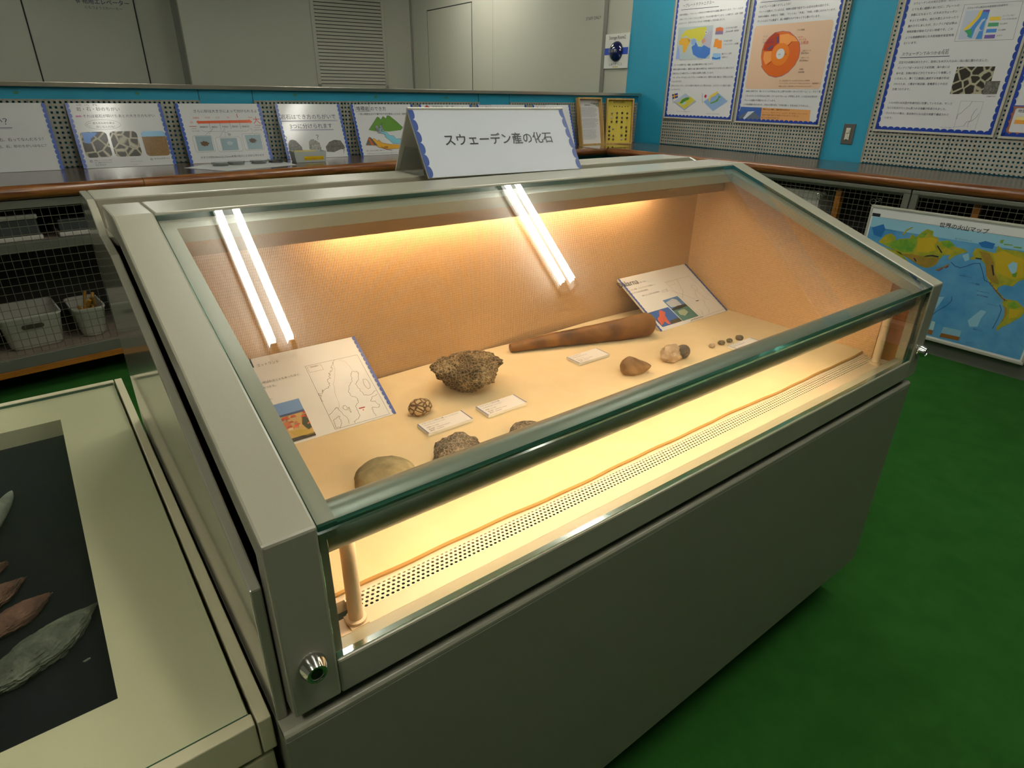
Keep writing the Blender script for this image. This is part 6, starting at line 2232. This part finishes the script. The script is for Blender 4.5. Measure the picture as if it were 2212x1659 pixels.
# tub with the yellow notice
TUBF = frame((1.180, 3.215, CTOP + 0.001), (0.16, -0.012, 0), (0, 0, 1))
MILK = mat('milky_plastic', '#c9d0cc', 0.25, trans=0.25)
t = thing('plastic_tub', TUBF @ Vector((0.09, 0, -0.05)), 'milky plastic tub with a yellow notice on the back counter', 'tub')
m = MB(TUBF)
tx = 0.185
m.add([(0.008, 0, -0.004), (tx - 0.008, 0, -0.004), (tx - 0.008, 0, -0.10), (0.008, 0, -0.10),
       (0, 0.058, 0), (tx, 0.058, 0), (tx, 0.058, -0.108), (0, 0.058, -0.108),
       (0.003, 0.058, -0.003), (tx - 0.003, 0.058, -0.003), (tx - 0.003, 0.058, -0.105), (0.003, 0.058, -0.105),
       (0.011, 0.003, -0.007), (tx - 0.011, 0.003, -0.007), (tx - 0.011, 0.003, -0.097), (0.011, 0.003, -0.097)],
      [(0, 1, 2, 3), (0, 4, 5, 1), (1, 5, 6, 2), (2, 6, 7, 3), (3, 7, 4, 0), (4, 8, 9, 5), (5, 9, 10, 6), (6, 10, 11, 7), (7, 11, 8, 4), (8, 12, 13, 9), (9, 13, 14, 10), (10, 14, 15, 11), (11, 15, 12, 8), (12, 15, 14, 13)], MILK)
m.build('tub_body', t)
q = frame(TUBF @ Vector((0.0, 0.002, -0.003)), TUBF.to_3x3() @ Vector((1, 0, 0)), TUBF.to_3x3() @ Vector((0, 0.058, 0.004)))
p = Print(q @ Matrix.Translation((0, 0, 0.0006)))
p.rect(0.054, 0.010, 0.166, 0.030, mat('yellow_label', '#e2b90e', 0.4), 0)
p.text('使ったら元にもどしてね', (0.058, 0.013), (0.162, 0.013), INK, 1)
p.build('notice', t)
m = MB(TUBF)
m.box(0.02, 0.14, 0.030, 0.0585, -0.095, -0.06, mat('pale_yellow_paper', '#cfc079', 0.6))
m.build('paper_slip', t)

# --- tent sign on the case
A = ART['sn']
SNL, SNR = Vector((0.588, 0.692, 1.0262)), Vector((1.001, 0.669, 1.0262))
u = (SNR - SNL).normalized()
bk = Vector((-u.y, u.x, 0))
SNF = frame(SNL, u, bk * 0.088 + Vector((0, 0, 0.130)))
w, h = (SNR - SNL).length, 0.1585
t = thing('tent_sign', SNL + u * w / 2 + bk * 0.08, 'white tent sign with blue scalloped ends standing on the case', 'sign')
m = MB(SNF)
m.box(0, w, 0, h, -0.004, 0, BOARD)
m.build('front_board', t)
SIGNP = mat('sign_paper', '#cfd4de', 0.45)
p = Print(SNF @ Matrix.Translation((0, 0, 0.0002)))
p.rect(0.0003, 0.0003, w - 0.0003, h - 0.0003, SIGNP, 0)
p.scallop((0, 0), (0, h), (1, 0), 0.0262, 0.0075, 0.0055, mat('sign_scallop_blue', '#2d4c94', 0.4), 1)
p.scallop((w, 0), (w, h), (-1, 0), 0.0262, 0.0075, 0.0055, mat('sign_scallop_blue', '#2d4c94', 0.4), 1)
p.text('スウェーデン産の化石', (0.064, 0.0695), (0.354, 0.0695), INK, 2, bold=True)
p.build('lettering', t)
apex = SNL + bk * 0.088 + Vector((0, 0, 0.1312))
BKF = frame(apex + u * w, -u, -bk * 0.080 + Vector((0, 0, 0.131)))
BKF.translation = SNL + u * w + bk * 0.168 + Vector((0, 0, 0.0002))
m = MB(BKF)
m.box(0, w, 0, 0.1555, -0.004, 0, BOARD)
m.build('back_board', t)
m = MB(Matrix.Translation(SNL) @ frame((0, 0, 0), bk, (0, 0, 1)))
m.add([(0.012, 0.002, -0.004), (0.145, 0.002, -0.004), (0.135, 0.008, -0.004), (0.100, 0.055, -0.004), (0.036, 0.055, -0.004)], [(0, 1, 2, 3, 4)], mat('clear_stand_plastic', '#9c9d90', 0.1, trans=0.7))
m.build('plastic_stand', t)


# --- panels and labels in the case
def case_panel(L_, R_, h, label):
    F, w = tilt_frame((*L_, CLOTHZ + 0.0005), (*R_, CLOTHZ + 0.0005), (0.165, 0.102))
    t = thing('exhibit_placard', F @ Vector((w / 2, 0, 0)), label, 'placard', 'placards in the case')
    m = MB(F)
    m.box(0, w, 0, h, -0.005, 0, BOARD)
    m.build('backing_board', t)
    m = MB(F)
    m.box(w * 0.15, w * 0.25, 0.002, h * 0.75, -0.009, -0.005, BOARD)
    m.box(w * 0.75, w * 0.85, 0.002, h * 0.75, -0.009, -0.005, BOARD)
    m.build('easel_strut', t)
    p = Print(F @ Matrix.Translation((0, 0, 0.0002)))
    p.rect(0.0004, 0.0004, w - 0.0004, h - 0.0004, SHEETM, 0)
    p.scallop((0, 0), (0, h), (1, 0), 0.0111, 0.0035, 0.0035, mat('panel_scallop_blue', '#3b52a0', 0.4), 2)
    p.scallop((w, 0), (w, h), (-1, 0), 0.0111, 0.0035, 0.0035, mat('panel_scallop_blue', '#3b52a0', 0.4), 2)
    return t, p, w


A = ART['go']
t, p, w = case_panel((0.077, 0.488), (0.375, 0.486), 0.200, 'white panel ending in the letter d with a town photo and map')


def sh(pts, dx):
    return [(x + dx, y) for x, y in pts]


dx = w
PIN = ink('#5a4a48')
p.text('Gotland', (-0.2070 + dx - 0.098, 0.1755), (-0.2069 + dx, 0.1755), INK, 3)
p.text('ゴットランド', *sh(A['ka'], dx), INK, 3)
p.text('と呼ばれることもあったほど、', *sh(A['l1'], dx), INK, 3)
p.text('ん見つかる。', *sh(A['l2'], dx), INK, 3)
p.text('の島に', *sh(A['s1'], dx), GREY, 3)
p.text('る。', *sh(A['s2'], dx), GREY, 3)
p.text('石灰岩の化石がたくさ', (0.012, 0.126), (0.080, 0.126), INK, 3)
p.text('ヨーロッパの宝石', (0.012, 0.1365), (0.085, 0.1365), INK, 3)
ph = sh(A['ph'], dx)
x0_, x1_, y0_, y1_ = 0.045, max(q[0] for q in ph), 0.0045, 0.0892
p.rect(x0_, y0_, x1_, y1_, ink('#6b8fc4', 0.4), 1)
hy = sh(A['hor'], dx)[1][1]
p.rect(x0_, hy - 0.003, x1_, hy + 0.002, ink('#3a4f7d', 0.4), 2)
p.rect(x0_, y0_, x1_, hy - 0.002, ink('#c2a05a', 0.4), 2)
for k, c in (('tree', '#3a3f20'), ('grass', '#b59a3a'), ('roof', '#b86a3a')):
    p.poly(sh(A[k], dx), ink(c, 0.4), 4)
random.seed(3)
for k in range(30):
    xx = x0_ + (x1_ - x0_) * random.random()
    yy = hy - 0.006 - 0.026 * random.random() ** 1.2
    s_ = 0.0035 + 0.004 * random.random()
    p.rect(xx, yy - s_ * 0.8, min(xx + s_ * 1.3, x1_), yy, ink(random.choice(('#d8c39a', '#c9ad80', '#b8a27c')), 0.4), 3)
    p.poly([(xx - s_ * 0.2, yy), (min(xx + s_ * 1.5, x1_), yy), (min(xx + s_ * 1.1, x1_), yy + s_ * 0.7), (xx + s_ * 0.2, yy + s_ * 0.7)], ink(random.choice(('#c2552a', '#d0662f', '#a84a26', '#cf3f2a')), 0.4), 5)
p.rect(x0_, y0_, x1_, y0_ + 0.007, ink('#2d2418', 0.4), 4)
p.outline(sh(A['mp'], dx), 0.0005, INK, 2)
p.outline(sh(A['lg'], dx), 0.0004, ink('#9a5a4a'), 2)
p.text('Sweden', *sh(A['lgt'], dx), PIN, 3)
random.seed(2)


def wiggle(pts, amp, n_):
    out = []
    for a, b in zip(pts[:-1], pts[1:]):
        for k in range(n_):
            q_ = mix(a, b, k / n_)
            out.append((q_[0] + random.uniform(-amp, amp), q_[1] + random.uniform(-amp, amp)))
    return out + [pts[-1]]


for k in ('coast', 'c2', 'c3', 'c4', 'c5', 'c6'):
    p.outline(wiggle(sh(A[k], dx), 0.0012 if k != 'coast' else 0.0028, 5), 0.0005, PIN, 3, closed=False)
for k in ('c7', 'c8'):
    p.outline(wiggle(sh(A[k], dx), 0.0008, 4), 0.0004, ink('#c29a90'), 3, closed=False)
for k in ('lk', 'lk2', 'lakes'):
    c0, c1, c2_ = sh(A[k], dx)
    p.outline(wiggle([(c0[0] + abs(c1[0] - c0[0]) * cos(z), c0[1] + abs(c2_[1] - c0[1]) * sin(z)) for z in [i * pi / 5 for i in range(11)]], 0.0008, 2), 0.0005, PIN, 3, closed=False)
p.poly(sh(A['red'], dx), ink('#b0303c', 0.4), 3)
p.disc(sh(A['dot'], dx)[0], 0.0012, ink('#b0303c', 0.4), 3, seg=10)
p.build('printed_sheet', t)

A = ART['da']
t, p, w = case_panel((1.151, 0.489), (1.449, 0.493), 0.196, 'white panel headed Dalarna with a lake photo behind the cone')
p.text('Dalarna', *A['t'], INK, 3)
p.text('ダーラナ', *A['ka'], INK, 3)
for k, s in dict(l1='スウェーデン中部、スヴェアランドの地域の1つ。', l2='前期オルドビス紀の化石が産出。', l3='展示している化石の産地情報は', l4='シリヤン湖', l5='クレーター').items():
    p.text(s, *A[k], INK, 3)
p.poly(A['ph1'], ink('#4f7fb8', 0.4), 1)
p.poly(A['cl'], ink('#b9bcc4', 0.4), 2)
p.poly(A['ph1m'], ink('#33342c', 0.4), 3)
p.poly(A['ph1w'], ink('#4f7d78', 0.4), 2)
p.poly([(0.112, 0.045), (0.142, 0.046), (0.148, 0.033), (0.125, 0.024), (0.110, 0.032)], ink('#9aa88f', 0.4), 3)
p.poly(A['ph2'], ink('#3a62a8', 0.4), 1)
p.poly(A['gnd'], ink('#4d4434', 0.4), 2)
p.poly(A['horse'], ink('#c05a44', 0.4), 3)
p.outline(A['mp'], 0.0005, GREY, 2)
p.outline(A['lg'], 0.0004, ink('#9a8a7a'), 2)
for k in ('coast', 'c2', 'c3', 'c4'):
    p.outline(wiggle(A[k], 0.0020 if k == 'coast' else 0.0012, 5), 0.0005, PIN, 3, closed=False)
p.outline(A['ln'], 0.0005, PIN, 3, closed=False)
p.line(*A['mk'], 0.0025, INK, 4)
p.outline([(0.128, 0.0015), (0.134, 0.0050), (0.184, 0.0045)], 0.0012, ink('#3a2e24'), 5, closed=False)
p.build('printed_sheet', t)

for k, (x, y, wd, dp, l1, l2, l3, l4, lab) in enumerate((
        (0.381, 0.374, 0.096, 0.041, 'クサリサンゴ科の1種（海にうかぶ鎖状群体）', 'Halysitidae gen. et sp. indet.', '前期シルル紀', 'Visby Formation', 'small white label in front of the small round coral'),
        (0.508, 0.367, 0.094, 0.0435, 'クサリサンゴ科の1種', 'Halysitidae gen. et sp. indet.', '前期シルル紀', 'Visby Formation', 'small white label in front of the large coral'),
        (0.822, 0.450, 0.097, 0.0445, 'アングロセラス', 'Anglonautiloceras sp.', '中期オルドビス紀', 'Dalarna, Sweden', 'small white label in front of the long cone'),
        (1.197, 0.275, 0.096, 0.0430, 'ウミリンゴ', 'Echinosphaerites', '中期オルドビス紀', 'Dalarna', 'small white label mostly hidden below the four button fossils'))):
    t = thing('specimen_label', (x + wd / 2, y + dp / 2, CLOTHZ), lab, 'label', 'small specimen labels in the case')
    m = MB()
    m.box(x, x + wd, y, y + dp, CLOTHZ + 0.0004, CLOTHZ + 0.0062, BOARD)
    m.build('label_board', t)
    p = Print(frame((x, y, CLOTHZ + 0.0063), (1, 0, 0), (0, 1, 0)))
    p.rect(0.0003, 0.0003, wd - 0.0003, dp - 0.0003, SHEETM, 0)
    p.scallop((0, 0), (0, dp), (1, 0), 0.0043, 0.0012, 0.0008, mat('panel_scallop_blue', '#3b52a0', 0.4), 1)
    p.scallop((wd, 0), (wd, dp), (-1, 0), 0.0043, 0.0012, 0.0008, mat('panel_scallop_blue', '#3b52a0', 0.4), 1)
    if k == 0:
        p.text('クサリサンゴ科の1種', (0.006, dp * 0.80), (0.053, dp * 0.80), INK, 2)
        p.text('（海にうかぶ鎖状の群体）', (0.055, dp * 0.80), (0.086, dp * 0.80), INK, 2)
    else:
        p.text(l1, (0.006, dp * 0.80), (0.053 if k == 1 else 0.040, dp * 0.80), INK, 2)
    p.text(l2, (0.007, dp * 0.63), (0.052, dp * 0.63), GREY, 2)
    p.text(l3, (0.007, dp * 0.40), (0.032, dp * 0.40), PIN, 2)
    p.text('産出層：' + l4, (0.007, dp * 0.22), (0.052, dp * 0.22), PIN, 2)
    p.text('産地：Gotland' if k < 2 else '産地：Dalarna', (0.007, dp * 0.07), (0.035, dp * 0.07), PIN, 2)
    p.build('lettering', t)

bpy.data.objects.remove(_fo, do_unlink=True)
bpy.data.curves.remove(_fc)
